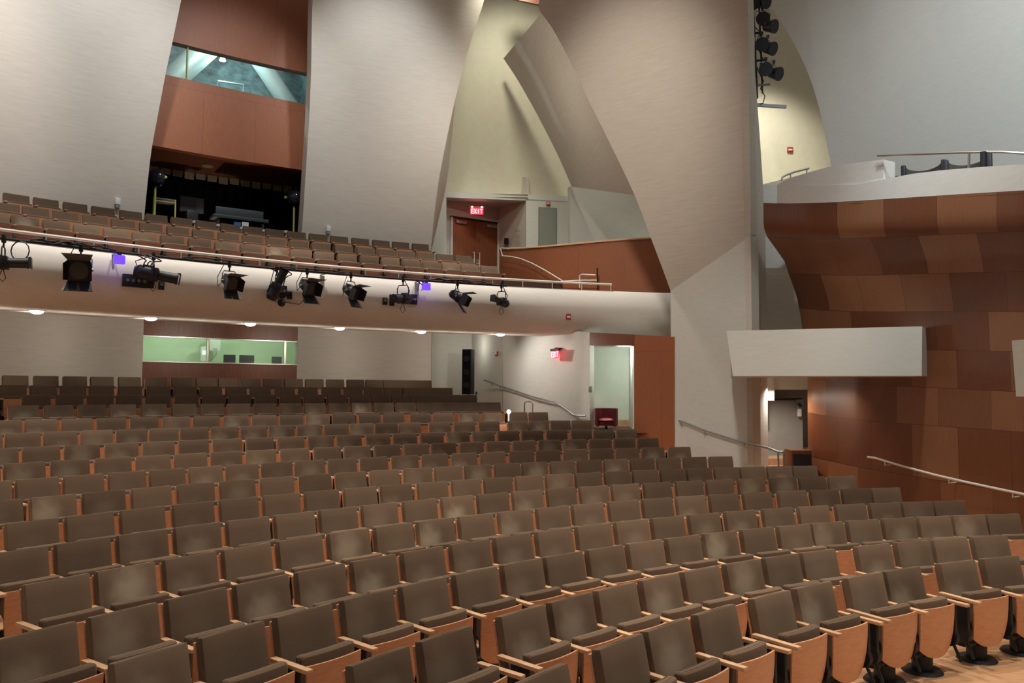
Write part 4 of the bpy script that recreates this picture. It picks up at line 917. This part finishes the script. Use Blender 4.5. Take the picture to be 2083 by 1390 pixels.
# wood parapet at the right end of the balcony with its rails
fpw = lambda x, y: at(x, y, interp([(1016, 24.2), (1100, 23.3), (1200, 22.7), (1300, 22.2), (1400, 21.8)], x))
tp = [(1016, 508), (1060, 506.5), (1110, 503), (1165, 498), (1230, 492), (1300, 487), (1400, 481)]
struct('wall_balcony_wood', strip(tp, [(1016, 600), (1400, 640)], fpw, 1016, 1395, 30, .12), BOOTHWOOD, 'curved wood parapet at the right end of the balcony', 'parapet')
cap = [fpw(x, interp(tp, x)) + V(0, -.02, .015) for x in range(1016, 1396, 10)]
struct('trim_4', MB().tube(cap, .03, 6), ARMWOOD, 'pale cap along the curved wood parapet', 'trim')
q = lambda x, y: at(x, y, interp([(1016, 24.05), (1100, 23.15), (1200, 22.5), (1300, 22.0)], x) - .12)
r = empty('stair_handrail', q(1022, 521), 'curved pale handrail in front of the wood parapet', 'handrail')
MB().tube([q(x, y) for x, y in ((1034, 505.5), (1018, 505), (1022, 521), (1040, 522.5), (1060, 527), (1082, 536), (1103, 547), (1125, 560), (1145, 572.5), (1194, 570.5))], .022).build('rail', BRIGHT, r)
for x, y in ((1060, 527), (1103, 547)): p = q(x, y); MB().cyl(p, p + V(0, .12, -.08), .012).build('bracket', BRIGHT, r)
r = empty('aisle_gate_rail', q(1179, 560), 'small pale guard rail with dark post at the balcony front', 'guard rail')
MB().tube([q(x, y) for x, y in ((1179, 586), (1179, 561), (1183, 558.5), (1212, 560))], .02).build('rail', BRIGHT, r)
MB().tube([q(x, y) for x, y in ((1183, 571), (1214, 570.5))], .018).build('rail', BRIGHT, r)
MB().tube([q(x, y) for x, y in ((1215, 545), (1216, 590))], .022).build('post', BLACK, r)

# ---- open booth: curtain ties, follow spots, table, desk
zr0 = ROWS[19][1] - .86
p = pol(125.5, 29.6, zr0); r = empty('stage_curtain', p, 'black curtain with pale gathered ties across the open booth', 'curtain')
P = []
n = 120
for i in range(2):
    P.append([pol(lerp(Bl + .6, Br - .6, j / n), 30.55 + .05 * math.sin(j * 1.1), lerp(zb0 - .22, zr0 + .05, i)) for j in range(n + 1)])
MB().grid(P, .01).build('drape', BLACKF, r)
TIE = noisy('dusty tie webbing', (.42, .40, .27), .2, (4, 4, 4), .8, .2)
for j in range(20):
    a = lerp(Bl + .2, Br - .75, (j + .5) / 20); w = (Bl - Br) / 20 * .88
    MB().ring([(30.2, zb0 - .17 - .02 * (j % 3)), (30.2, zb0 - .005), (30.23, zb0 - .005), (30.23, zb0 - .17)], a + w / 2, a - w / 2, 2).build('tie', TIE, r)
p = pol(ang(oncyl(422, 349, 29.2)), 29.2, zb0 - .01); tag(MB().cyl(p, p + V(0, 0, -.03), .16, .14, 20).build('ceiling_diffuser', nodemat('dull ivory', (.30, .22, .14), .6)[0]), 'round ivory ceiling plate in the dark booth soffit', 'ceiling fitting')
for px, py, R, lab in ((318, 363, 28.75, 'round black lamp on a yellow pole at the left of the open booth'), (600, 404, 28.6, 'round black lamp on a yellow pole at the right of the open booth')):
    p = oncyl(px, py, R); r = empty('lamp_on_stand', V(p.x, p.y, zr0), lab, 'stand lamp', 'round lamps on yellow poles')
    px_ = 1.0
    MB().ball(p, .235, (1, .7, 1), 24).build('lamp_head', nodemat('glossy black', (.012, .012, .02), .08, .6)[0], r)
    for s_ in (-1, 1):
        c = p + V(s_ * .25, -.02, .03); MB().cyl(c + V(-.02, -.02, 0), c + V(.02, .02, 0), .05, .03, 5).build('knob', nodemat('fluo yellow', (.55, .62, .05), .5)[0], r)
    MB().cyl(V(p.x - .02, p.y, zr0), p + V(-.02, 0, -.22), .028).build('pole', YELLOW, r)
    for t in range(3): MB().tube([V(p.x - .02, p.y, zr0 + .3), V(p.x + .3 * math.cos(t * 2.1 + .5), p.y + .3 * math.sin(t * 2.1 + .5), zr0)], .012).build('leg', BLACK, r)
    spot(p + V(.1, -1.0, .7), p, 4, 30, .5, (1, 1, 1), .03, 'lamp_sheen') if 0 else None
q = lambda x, y, R=29.3: oncyl(x, y, R)
r = empty('equipment_table', q(345, 440), 'metal framed table at the left of the open booth', 'table')
z1 = q(345, 405).z
A_, B_ = q(312, 405), q(357, 405); A_.z = B_.z = z1; bk_ = V(-.25, .6, 0)
MB().grid([[A_, B_], [A_ + bk_, B_ + bk_]], .03, V(0, 0, -1)).build('table_top', GREY, r)
for c in (A_, B_, A_ + bk_, B_ + bk_): MB().cyl(V(c.x, c.y, zr0), c, .018).build('leg', YELLOW, r)
MB().tube([A_ + V(0, 0, -.09), B_ + V(0, 0, -.09)], .012).build('crossbar', YELLOW, r)
c = q(390, 417, 29.5); r = empty('monitor', V(c.x, c.y, zr0), 'dark grey monitor on a cart beside the metal table', 'monitor')
MB().box(c, (.62, .10, .42), Matrix.Rotation(math.radians(35), 3, 'Z'), .02).build('screen_housing', nodemat('charcoal plastic', (.05, .05, .06), .4)[0], r)
MB().box(V(c.x, c.y, c.z - .30), (.3, .3, .25), Matrix.Rotation(math.radians(35), 3, 'Z'), .02).build('stand', BLACK, r)
MB().cyl(V(c.x, c.y, zr0), V(c.x, c.y, c.z - .4), .03).build('pole', BLACK, r)
c = q(487, 446, 29.2); r = empty('lighting_desk', V(c.x, c.y, zr0), 'dark control desk in the open booth behind the balcony seats', 'desk')
R35 = Matrix.Rotation(math.radians(33), 3, 'Z')
MB().box(V(c.x, c.y, c.z - .02), (1.5, .5, .10), R35, .02).build('desk_top', nodemat('desk grey', (.045, .05, .05), .5)[0], r)
MB().box(V(c.x, c.y, c.z + .16), (1.3, .12, .24), R35, .02).build('console', nodemat('console grey', (.04, .05, .05), .5)[0], r)
for s_ in (-.6, .6): MB().box(V(c.x, c.y, (c.z + zr0) / 2 - .05) + R35 @ V(s_, 0, 0), (.06, .4, c.z - zr0 - .1), R35).build('leg', BLACK, r)
for px, mt, lab, ct in ((483, BLUECL, 'blue cloth hanging over the edge of the control desk', 'cloth'), (499, WHITE, 'pale cloth hanging over the edge of the control desk', 'cloth')):
    p = q(px, 452, 28.85); P = [[p + R35 @ V(-.09 + .03 * k, .012 * math.sin(k * 2), 0) for k in range(7)], [p + R35 @ V(-.08 + .028 * k, .02 * math.sin(k * 2), -.26) for k in range(7)]]
    tag(MB().grid(P, .008).build('hanging_cloth', mt), lab, ct)

# upper booth contents: ducts, pendant lamp
q = lambda x, y, R: oncyl(x, y, R)
tag(MB().cyl(q(318, 190, 31.2), q(450, 70, 31.2), .36, .36, 20).build('air_duct', nodemat('duct silver', (.42, .42, .40), .5, .5, .2)[0]), 'pale round air duct sloping up at the left of the booth window', 'duct')
tag(MB().cyl(q(512, 100, 31.2), q(602, 235, 31.2), .27, .27, 20).build('air_duct', nodemat('duct silver two', (.50, .50, .48), .5, .5, .2)[0]), 'pale round air duct sloping down at the right of the booth window', 'duct')
p = q(453, 113, 31.5); r = empty('pendant_lamp', p, 'small hanging lamp glowing bluish white in the high booth', 'lamp')
MB().cyl(p + V(0, 0, .9), p, .012).build('cord', BLACK, r); MB().cyl(p + V(0, 0, -.02), p + V(0, 0, -.16), .04, .10).build('lamp_shade', emit('booth lamp', (.75, .95, 1), 9), r)
point(q(470, 60, 29.6), 260, (.72, .93, 1.0), .05, 'booth_glow'); point(p + V(.2, -.3, -.5), 60, (.6, .92, 1.0), .05, 'booth_glow')  # first point is an added fill for the duct fronts, not the pendant
p = q(465, 165, 31.3); tag(MB().tube([p + V(-.35, 0, -.2), p + V(-.33, 0, 0), p + V(.35, .3, 0), p + V(.35, .3, -.25)], .03).build('tubular_stand', GREYM), 'pale tubular frame at the foot of the high booth window', 'frame')

# ---- projection room contents
q = lambda x, y, R=30.9: oncyl(x, y, R)
for (x0, y0, x1, y1), nm, lab, mt in (((408, 705, 422, 735), 'wall_phone', 'pale control unit with lit screen behind the projection window', WHITE), ((426, 688, 447, 714), 'cabinet_box', 'white electrical box on the projection room wall', WHITE)):
    a, b = q(x0, y0), q(x1, y1); c = (a + b) / 2; w = (V(b.x, b.y, 0) - V(a.x, a.y, 0)).length; h = a.z - b.z; Rz = Matrix.Rotation(math.radians(ang(c) + 90), 3, 'Z')
    r = empty(nm, c, lab, 'wall unit'); MB().box(c, (w, .14, h), Rz, .015).build('case', mt, r); inn = (V(CX, CY, c.z) - c).normalized()
    if nm == 'wall_phone': MB().box(c + inn * .08 + V(0, 0, .03), (w * .6, .01, h * .28), Rz).build('screen', SCREEN, r)
    else: MB().tube([c + V(.05, 0, -h / 2), c + V(.06, 0, -h / 2 - .1), c + V(-.15, -.1, -h / 2 - .32)], .02).build('conduit', GREYM, r); MB().box(c + inn * .08 + V(0, 0, -h * .38), (w * .4, .01, .03), Rz).build('vent', GREYM, r)
for x0, x1, y, lab in ((455, 479, 722, 'left of the three dark monitors behind the projection window'), (487, 517, 723, 'middle dark monitor behind the projection window'), (553, 573, 726, 'right of the three dark monitors behind the projection window')):
    a, b = q(x0, y, 29.2), q(x1, y, 29.2); c = (a + b) / 2; w = (b - a).length; Rz = Matrix.Rotation(math.radians(ang(c) + 90), 3, 'Z')
    r = empty('monitor', c + V(0, 0, -.35), lab, 'monitor', 'monitors in the projection room')
    MB().box(c + V(0, 0, -.14), (w, .06, .28), Rz, .012).build('screen_housing', BLACK, r); MB().box(c + V(0, 0, -.32), (.08, .06, .12), Rz).build('stand', BLACK, r)
a, b = q(450, 748, 29.2), q(590, 750, 29.2)
tag(MB().box(V((a.x + b.x) / 2, (a.y + b.y) / 2, (a.z + b.z) / 2 + .02), ((b - a).length + .3, .6, .04), Matrix.Rotation(math.radians(ang((a + b) / 2) + 90), 3, 'Z')).build('counter', GREY), 'counter under the monitors in the projection room', 'counter')

# small white boxes on the shells
for px, py, lab in ((238, 414, 'small white fixture on the far left shell above the balcony seats'), (667, 469, 'small white fixture on the centre shell above the balcony seats')):
    p = cl(px, py); inn = (V(CX, CY, p.z) - p).normalized(); Rz = Matrix.Rotation(math.radians(ang(p) + 90), 3, 'Z'); p = p + inn * .04
    r = empty('wall_fixture', p, lab, 'wall fixture', 'white fixtures on the shells'); MB().box(p + V(0, 0, .04), (.11, .08, .16), Rz, .01).build('housing', WHITE, r); MB().box(p + V(0, 0, -.09), (.08, .06, .07), Rz, .01).build('lens', GREYM, r)
# pale posts seen between the upper balcony seats
for px, py in ((396, 452), (444, 459), (491, 465), (537, 470), (582, 472)):
    p = oncyl(px, py, 27.35); tag(MB().cyl(V(p.x, p.y, zr0), p, .018).cyl(p + V(0, 0, -.03), p + V(0, 0, .03), .06, .06, 12).build('rail_post', BRIGHT), 'thin pale post behind the top row of balcony seats, before the open booth', 'post', 'pale posts behind the top balcony row')
# ---- recess loudspeaker
a, b = at(942, 711, 24.3), at(963, 803, 24.3); c = (a + b) / 2; F = Matrix.Rotation(math.radians(-20), 3, 'Z')
r = empty('column_loudspeaker', V(c.x, c.y, b.z), 'tall narrow black loudspeaker in the grey recess under the balcony', 'loudspeaker')
MB().box(c, (b.x - a.x - .03, .28, a.z - b.z), F, .01).build('cabinet', BLACK, r); fr = F @ V(0, -1, 0)
MB().box(c + fr * .145, (b.x - a.x - .07, .01, a.z - b.z - .06), F).build('grille', BLACKF, r)
for s_ in (-1, 0, 1): MB().cyl(c + fr * .15 + V(0, 0, s_ * .4), c + fr * .156 + V(0, 0, s_ * .4), .09, .09, 18).build('driver', nodemat('cone black', (.012, .012, .012), .6)[0], r)
MB().cyl(V(c.x, c.y, 1.3), V(c.x, c.y, b.z), .03).box(V(c.x, c.y, 1.55), (.5, .4, .04), F).build('stand', BLACK, r)
p = at(969, 800, 24.0); tag(MB().box(p, (.06, .05, .09), None, .01).cyl(p, p + V(0, 0, -.35), .01).build('small_bracket', BLACK), 'small black bracket low beside the tall loudspeaker', 'bracket')
# ---- handrail on the cream wall
wl = V(du.y, -du.x, 0)
rk = lambda x, y: (fw(x, y) + wl * .09) if x >= 1023 else at(x, y, interp([(985, 24.1), (1023, 23.35)], x))
r = empty('wall_handrail', rk(1023, 790), 'steel handrail sloping down the cream wall under the balcony', 'handrail')
MB().tube([rk(x, y) for x, y in ((985, 773.5), (1000, 778), (1023, 786.5), (1050, 794.5), (1090, 808), (1125, 817), (1133, 817), (1150, 828), (1172, 844.5), (1178, 845.5), (1196, 846.5))], .022).build('rail', GREYM, r)
for x, y in ((1000, 778), (1023, 786.5), (1094, 809), (1183, 846)):
    p = rk(x, y); MB().tube([p, p + V(0, 0, -.09), p + V(0, 0, -.09) - wl * .09], .012).build('bracket', STEEL, r)
r = empty('aisle_guard_rail', rk(1100, 820) + wl * .6, 'low inverted U guard rail beside the cream wall', 'guard rail')
g_ = lambda x, y: rk(x, y) + wl * .5
MB().tube([g_(1101, 880), g_(1100.5, 819), g_(1104, 817), g_(1114, 817.5), g_(1117, 821), g_(1117.5, 890)], .02).build('rail', STEEL, r)
# switch plate, sign plates
p = fw(1201.5, 792) + wl * .01; tag(MB().box(p, (.10, .03, .16), FW, .005).build('switch_plate', GREYM), 'grey switch plate at the edge of the corridor opening', 'switch')
# red armchair
c = at(1233, 872, 20.6); c.z = FZC
r = empty('tub_armchair', c, 'small dark red tub armchair standing in the corridor opening', 'armchair')
F = Matrix.Rotation(math.radians(-8), 3, 'Z'); 
def arc(r0, r1, z0, z1, A0, A1, n=20):
    m = MB(); P0 = []
    for k in range(n + 1):
        t = lerp(A0, A1, k / n); P0.append(t)
    for z in (0,): pass
    v = []
    for t in P0:
        for (rr, zz) in ((r0, z0), (r1, z0), (r1, z1), (r0, z1)):
            v.append(c + F @ V(rr * math.cos(t) * 1.0, rr * math.sin(t) * 1.0, zz))
    m.v = v
    for k in range(n):
        for j in range(4): q_ = (j + 1) % 4; m.f.append([4 * k + j, 4 * k + q_, 4 * k + 4 + q_, 4 * k + 4 + j])
    m.f += [[0, 1, 2, 3], [4 * n + 3, 4 * n + 2, 4 * n + 1, 4 * n]]
    return m
arc(.235, .30, .10, .54, -.55, PI + .55).build('tub_back', RED, r)
REDD = noisy('dark red leather', (.12, .015, .03), .15, (6, 6, 6), .45, .4)
for s_ in (0, 1):
    t = -.62 if s_ == 0 else PI + .62; MB().cyl(c + F @ V(.267 * math.cos(t), .267 * math.sin(t), .08), c + F @ V(.267 * math.cos(t), .267 * math.sin(t), .545), .042).build('arm_front', REDD, r)
MB().cyl(c + V(0, -.03, .10), c + V(0, -.03, .20), .22, .24, 24).build('seat_base', REDD, r)
MB().ball(c + V(0, -.04, .235), .225, (1, 1, .28), 24).build('seat_cushion', noisy('bright red leather', (.27, .045, .035), .1, (6, 6, 6), .4, .5), r)
MB().cyl(c + V(0, 0, 0), c + V(0, 0, .10), .035).cyl(c, c + V(0, 0, .02), .2, .18, 20).build('swivel_foot', BLACK, r)
# aisle marker lamp
p = at(1035, 838, 18.3); r = empty('aisle_lamp', p, 'small white globe light on the aisle end seat, twelfth row', 'lamp')
MB().ball(p, .045, (1, 1, 1), 14).build('globe', emit('aisle globe', (1, .97, .88), 26), r); MB().cyl(p + V(0, 0, -.35), p + V(0, 0, -.03), .012).build('stem', WHITE, r)
point(p + V(-.02, -.12, -.06), 3.0, (1, .95, .85), .04, 'aisle_glow')
# rail on the pier, doorway details, side rail on wood wall
n1v = n1 if n1.y < 0 else -n1
rp = lambda x, y: (low(x, y) + n1v * .08) if x < 1527 else at(x, y, interp([(1527, 16.95), (1590, 16.3)], x))
r = empty('pier_handrail', rp(1388, 857), 'steel handrail sloping down the plaster pier to the right aisle', 'handrail')
MB().tube([rp(x, y) for x, y in ((1385, 856), (1393, 857.5), (1436, 875), (1480, 889), (1517, 900), (1530, 904), (1560, 911), (1584, 920), (1594, 920))], .022).build('rail', GREYM, r)
for x, y in ((1390, 857), (1437, 875), (1518, 900)):
    p = rp(x, y); MB().tube([p, p + V(0, 0, -.10), p + V(0, 0, -.10) - n1v * .08], .012).build('bracket', STEEL, r)
for x in (1583, 1594): p = rp(x, 920); MB().cyl(p, V(p.x, p.y, .6), .018).build('post', GREYM, r)
rw = lambda x, y: at(x, y, interp([(1765, 15.5), (1900, 13.6), (2083, 11.75), (2300, 9.9)], x))
r = empty('side_wall_handrail', rw(1765, 930), 'long bright handrail along the lower red wood wall', 'handrail')
MB().tube([rw(x, y) for x, y in ((1765, 930), (1780, 932), (1830, 947), (1900, 966), (1960, 980), (2020, 993), (2083, 1006), (2200, 1032))], .02).build('rail', BRIGHT, r)
for x, y in ((1800, 938), (1930, 973), (2060, 1001)): p = rw(x, y); MB().tube([p, p + V(.0, 0, -.08), p + V(.18, .1, -.08)], .011).build('bracket', BRIGHT, r)
# doorway: grey door, closer, dark sofa end
dq = lambda x, y: at(x, y, 19.6)
a, b = dq(1556, 812), dq(1632, 812)
r = empty('door_2', V(a.x, a.y, 1.0), 'grey door with overhead closer in the right aisle doorway', 'door'); r['kind'] = 'structure'
DG = noisy('door grey', (.30, .285, .255), .05, (1, 1, 1), .55, .3)
MB().grid([[a, b], [V(a.x, a.y, .6), V(b.x, b.y, .6)]], .05).build('door_leaf', DG, r)
MB().grid([[dq(1556, 811) + V(0, -.06, 0), dq(1630, 810) + V(0, -.06, 0)], [dq(1556, 815) + V(0, -.06, 0), dq(1630, 814) + V(0, -.06, 0)]], .04).build('head_frame', BLACK, r)
c = dq(1622, 822) + V(0, -.12, 0); MB().box(c, (.17, .12, .22), None, .01).build('closer_body', GREYM, r); MB().box(c + V(0, 0, -.2), (.09, .08, .2), None, .01).build('closer_arm', WHITE, r)
MB().cyl(c + V(-.05, -.08, .02), c + V(.02, -.08, -.06), .045).build('knob', BLACK, r)
c = at(1630, 930, 17.6); r = empty('dark_cabinet', V(c.x, c.y, .55), 'dark brown box unit standing in the right aisle doorway', 'cabinet')
MB().box(V(c.x, c.y + .2, (c.z + .15 + .55) / 2), (.45, .5, c.z + .15 - .55), None, .03).build('carcass', WOODDARK, r); MB().box(V(c.x, c.y - .055, (c.z + .10 + .6) / 2), (.38, .02, max(.2, c.z + .05 - .62)), None, .01).build('front_panel', BLACK, r)
p = at(1543, 775, 17.45); tag(MB().box(p, (.06, .05, .12), Matrix.Rotation(math.radians(45), 3, 'Z'), .01).build('wall_sensor', BLACK), 'small black sensor on the pier side under the white box', 'sensor')
# ---- gallery: rails and two armchairs
gz = 5.585
def gchair(px, Y, yaw, lab):
    c = at(px, 366, Y); c.z = gl(px)
    r = empty('gallery_armchair', c, lab, 'armchair', 'dark armchairs in the side gallery'); F = Matrix.Rotation(math.radians(yaw), 3, 'Z')
    DB = nodemat('dark bronze leather', (.045, .035, .022), .5, .4)[0]
    P = []
    for i in range(2):
        row = []
        for k in range(13):
            t = -1 + k / 6; row.append(c + F @ V(t * .31, .30 + .08 * (1 - t * t), (.94 - .10 * (1 - t * t) ** .6) if i == 0 else .40))
        P.append(row)
    MB().grid(P, .07, F @ V(0, 1, 0)).build('backrest', DB, r)
    for s_ in (-1, 1):
        MB().box(c + F @ V(s_ * .335, .30, .485), (.08, .10, .97), F, .02).build('back_post', BLACK, r)
        MB().box(c + F @ V(s_ * .335, .0, .62), (.08, .62, .06), F, .02).build('arm', BLACK, r)
        MB().box(c + F @ V(s_ * .335, -.27, .30), (.07, .07, .60), F, .01).build('leg', BLACK, r)
    MB().box(c + F @ V(0, .02, .42), (.60, .58, .12), F, .03).build('seat', DB, r)
gchair(1872, 14.3, -38, 'dark armchair, left one of two behind the gallery parapet')
gchair(1960, 13.4, -42, 'dark armchair, right one of two behind the gallery parapet')
gq = lambda x, y: at(x, y, interp([(1785, 14.1), (1900, 13.2), (2083, 12.2), (2200, 11.8)], x))
r = empty('gallery_handrail', gq(1785, 317), 'thin curved steel rail above the gallery parapet', 'handrail')
MB().tube([gq(x, y) for x, y in ((1785, 317), (1850, 314.5), (1930, 311), (2000, 309), (2040, 309), (2083, 312), (2200, 322))], .02).build('rail', STEEL, r)
for x, y, y2 in ((1971, 310, 345), (2001, 309, 342)): MB().cyl(gq(x, y), gq(x, y2), .02 if x == 1971 else .05).build('post', STEEL if x == 1971 else BLACK, r)
gq = lambda x, y: at(x, y, 17.2)
r = empty('gallery_stair_rail', gq(1590, 366), 'short dark rail at the left end of the gallery parapet', 'handrail')
MB().tube([gq(x, y) for x, y in ((1590, 368), (1591, 361), (1600, 356), (1615, 350.5), (1630, 346.5), (1646, 342.5))], .02).build('rail', GREYM, r)
for x, y in ((1608, 353), (1641, 344)): MB().cyl(gq(x, y), gq(x, y + 9), .014).build('post', GREYM, r)
# ---- hanging spotlights beyond the pier
tz = 19.0
tq = lambda x, y, Y=tz: at(x, y, Y)
r = empty('lighting_ladder', tq(1540, 100), 'dark hanging ladder truss holding the spotlights behind the pier', 'truss')
MB().tube([tq(1527, -60), tq(1534, 60), tq(1540, 200)], .03).tube([tq(1541, -60), tq(1546, 60), tq(1551, 190)], .022).build('upright', BLACK, r)
for x0, x1, y in ((1530, 1552, 68), (1536, 1556, 124), (1538, 1566, 174)): MB().tube([tq(x0, y), tq(x1, y - 2)], .028).build('rung', GREYM if y == 174 else BLACK, r)
MB().tube([tq(x, y) for x, y in ((1530, 50), (1545, 64), (1538, 90), (1552, 120), (1540, 140), (1553, 165), (1547, 180), (1556, 196), (1552, 210), (1545, 212))], .012, 6).build('cable', BLACK, r)
tag(MB().box(tq(1566, 215.5, 19.3), (.80, .08, .07), Matrix.Rotation(.06, 3, 'Y')).build('wall_bar', GREYM), 'short dark horizontal bar beneath the hanging spotlights', 'bar')
for (px, py), dv, lab in (((1535, 8), (-.5, -.8, -.3), 'highest left hanging spotlight beside the pier'), ((1549, 4), (.5, -.8, -.4), 'highest right hanging spotlight beside the pier'), ((1551, 38), (-.2, -.9, -.4), 'upper of the second pair of hanging spotlights'), ((1564, 54), (.6, -.7, -.3), 'lower right of the second pair of hanging spotlights'), ((1549, 92), (-.2, -.9, -.3), 'left of the third pair of hanging spotlights'), ((1562, 98), (.6, -.7, -.4), 'right of the third pair of hanging spotlights'), ((1558, 143), (-.3, -.9, -.2), 'left of the lowest pair of hanging spotlights'), ((1574, 149), (.6, -.7, -.4), 'right of the lowest pair of hanging spotlights')):
    c = tq(px, py, 18.9); r = empty('hanging_spotlight', c, lab, 'spotlight', 'hanging spotlights beside the pier'); d, s, u = basis(dv)
    MB().cyl(c - d * .10, c + d * .14, .11, .155, 18).cyl(c - d * .15, c - d * .10, .06, .11, 18).build('body', BLACK, r)
    MB().cyl(c + d * .14, c + d * .17, .165, .165, 18).build('front_ring', BLACK, r)
    MB().tube([c + s * .17, c + s * .15 + V(0, 0, .2), c - s * .15 + V(0, 0, .2), c - s * .17], .012, 6).build('yoke', GREYM, r)
    MB().cyl(c + V(0, 0, .2), c + V(0, 0, .27), .02).box(c + V(0, 0, .28), (.07, .07, .07), None, .01).build('clamp', BLACK, r)
# light under the white box that grazes the wood wall, and one over the cream wall
spot((6.15, 16.2, CAMZ + .28), (6.9, 16.4, .6), 30, 110, .8, (1, .93, .85), .06, 'aisle_beam')
p = at(1690, 768, 16.0)
spot((6.05, 18.3, 2.60), (6.1, 18.2, 0), 130, 160, .8, (1, .93, .85), .015, 'doorway_beam')
spot((-.55, 21.3, CAMZ + 1.30), (1.2, 21.9, 2.6), 95, 120, .8, (1, .96, .88), .05, 'exit_wall_beam')
point((-1.3, 24.6, CAMZ + 1.3), 9, (1, .95, .85), .2, 'recess_glow')
point((2.95, 21.0, 3.45), 55, (.93, 1, .92), .2, 'corridor_glow')
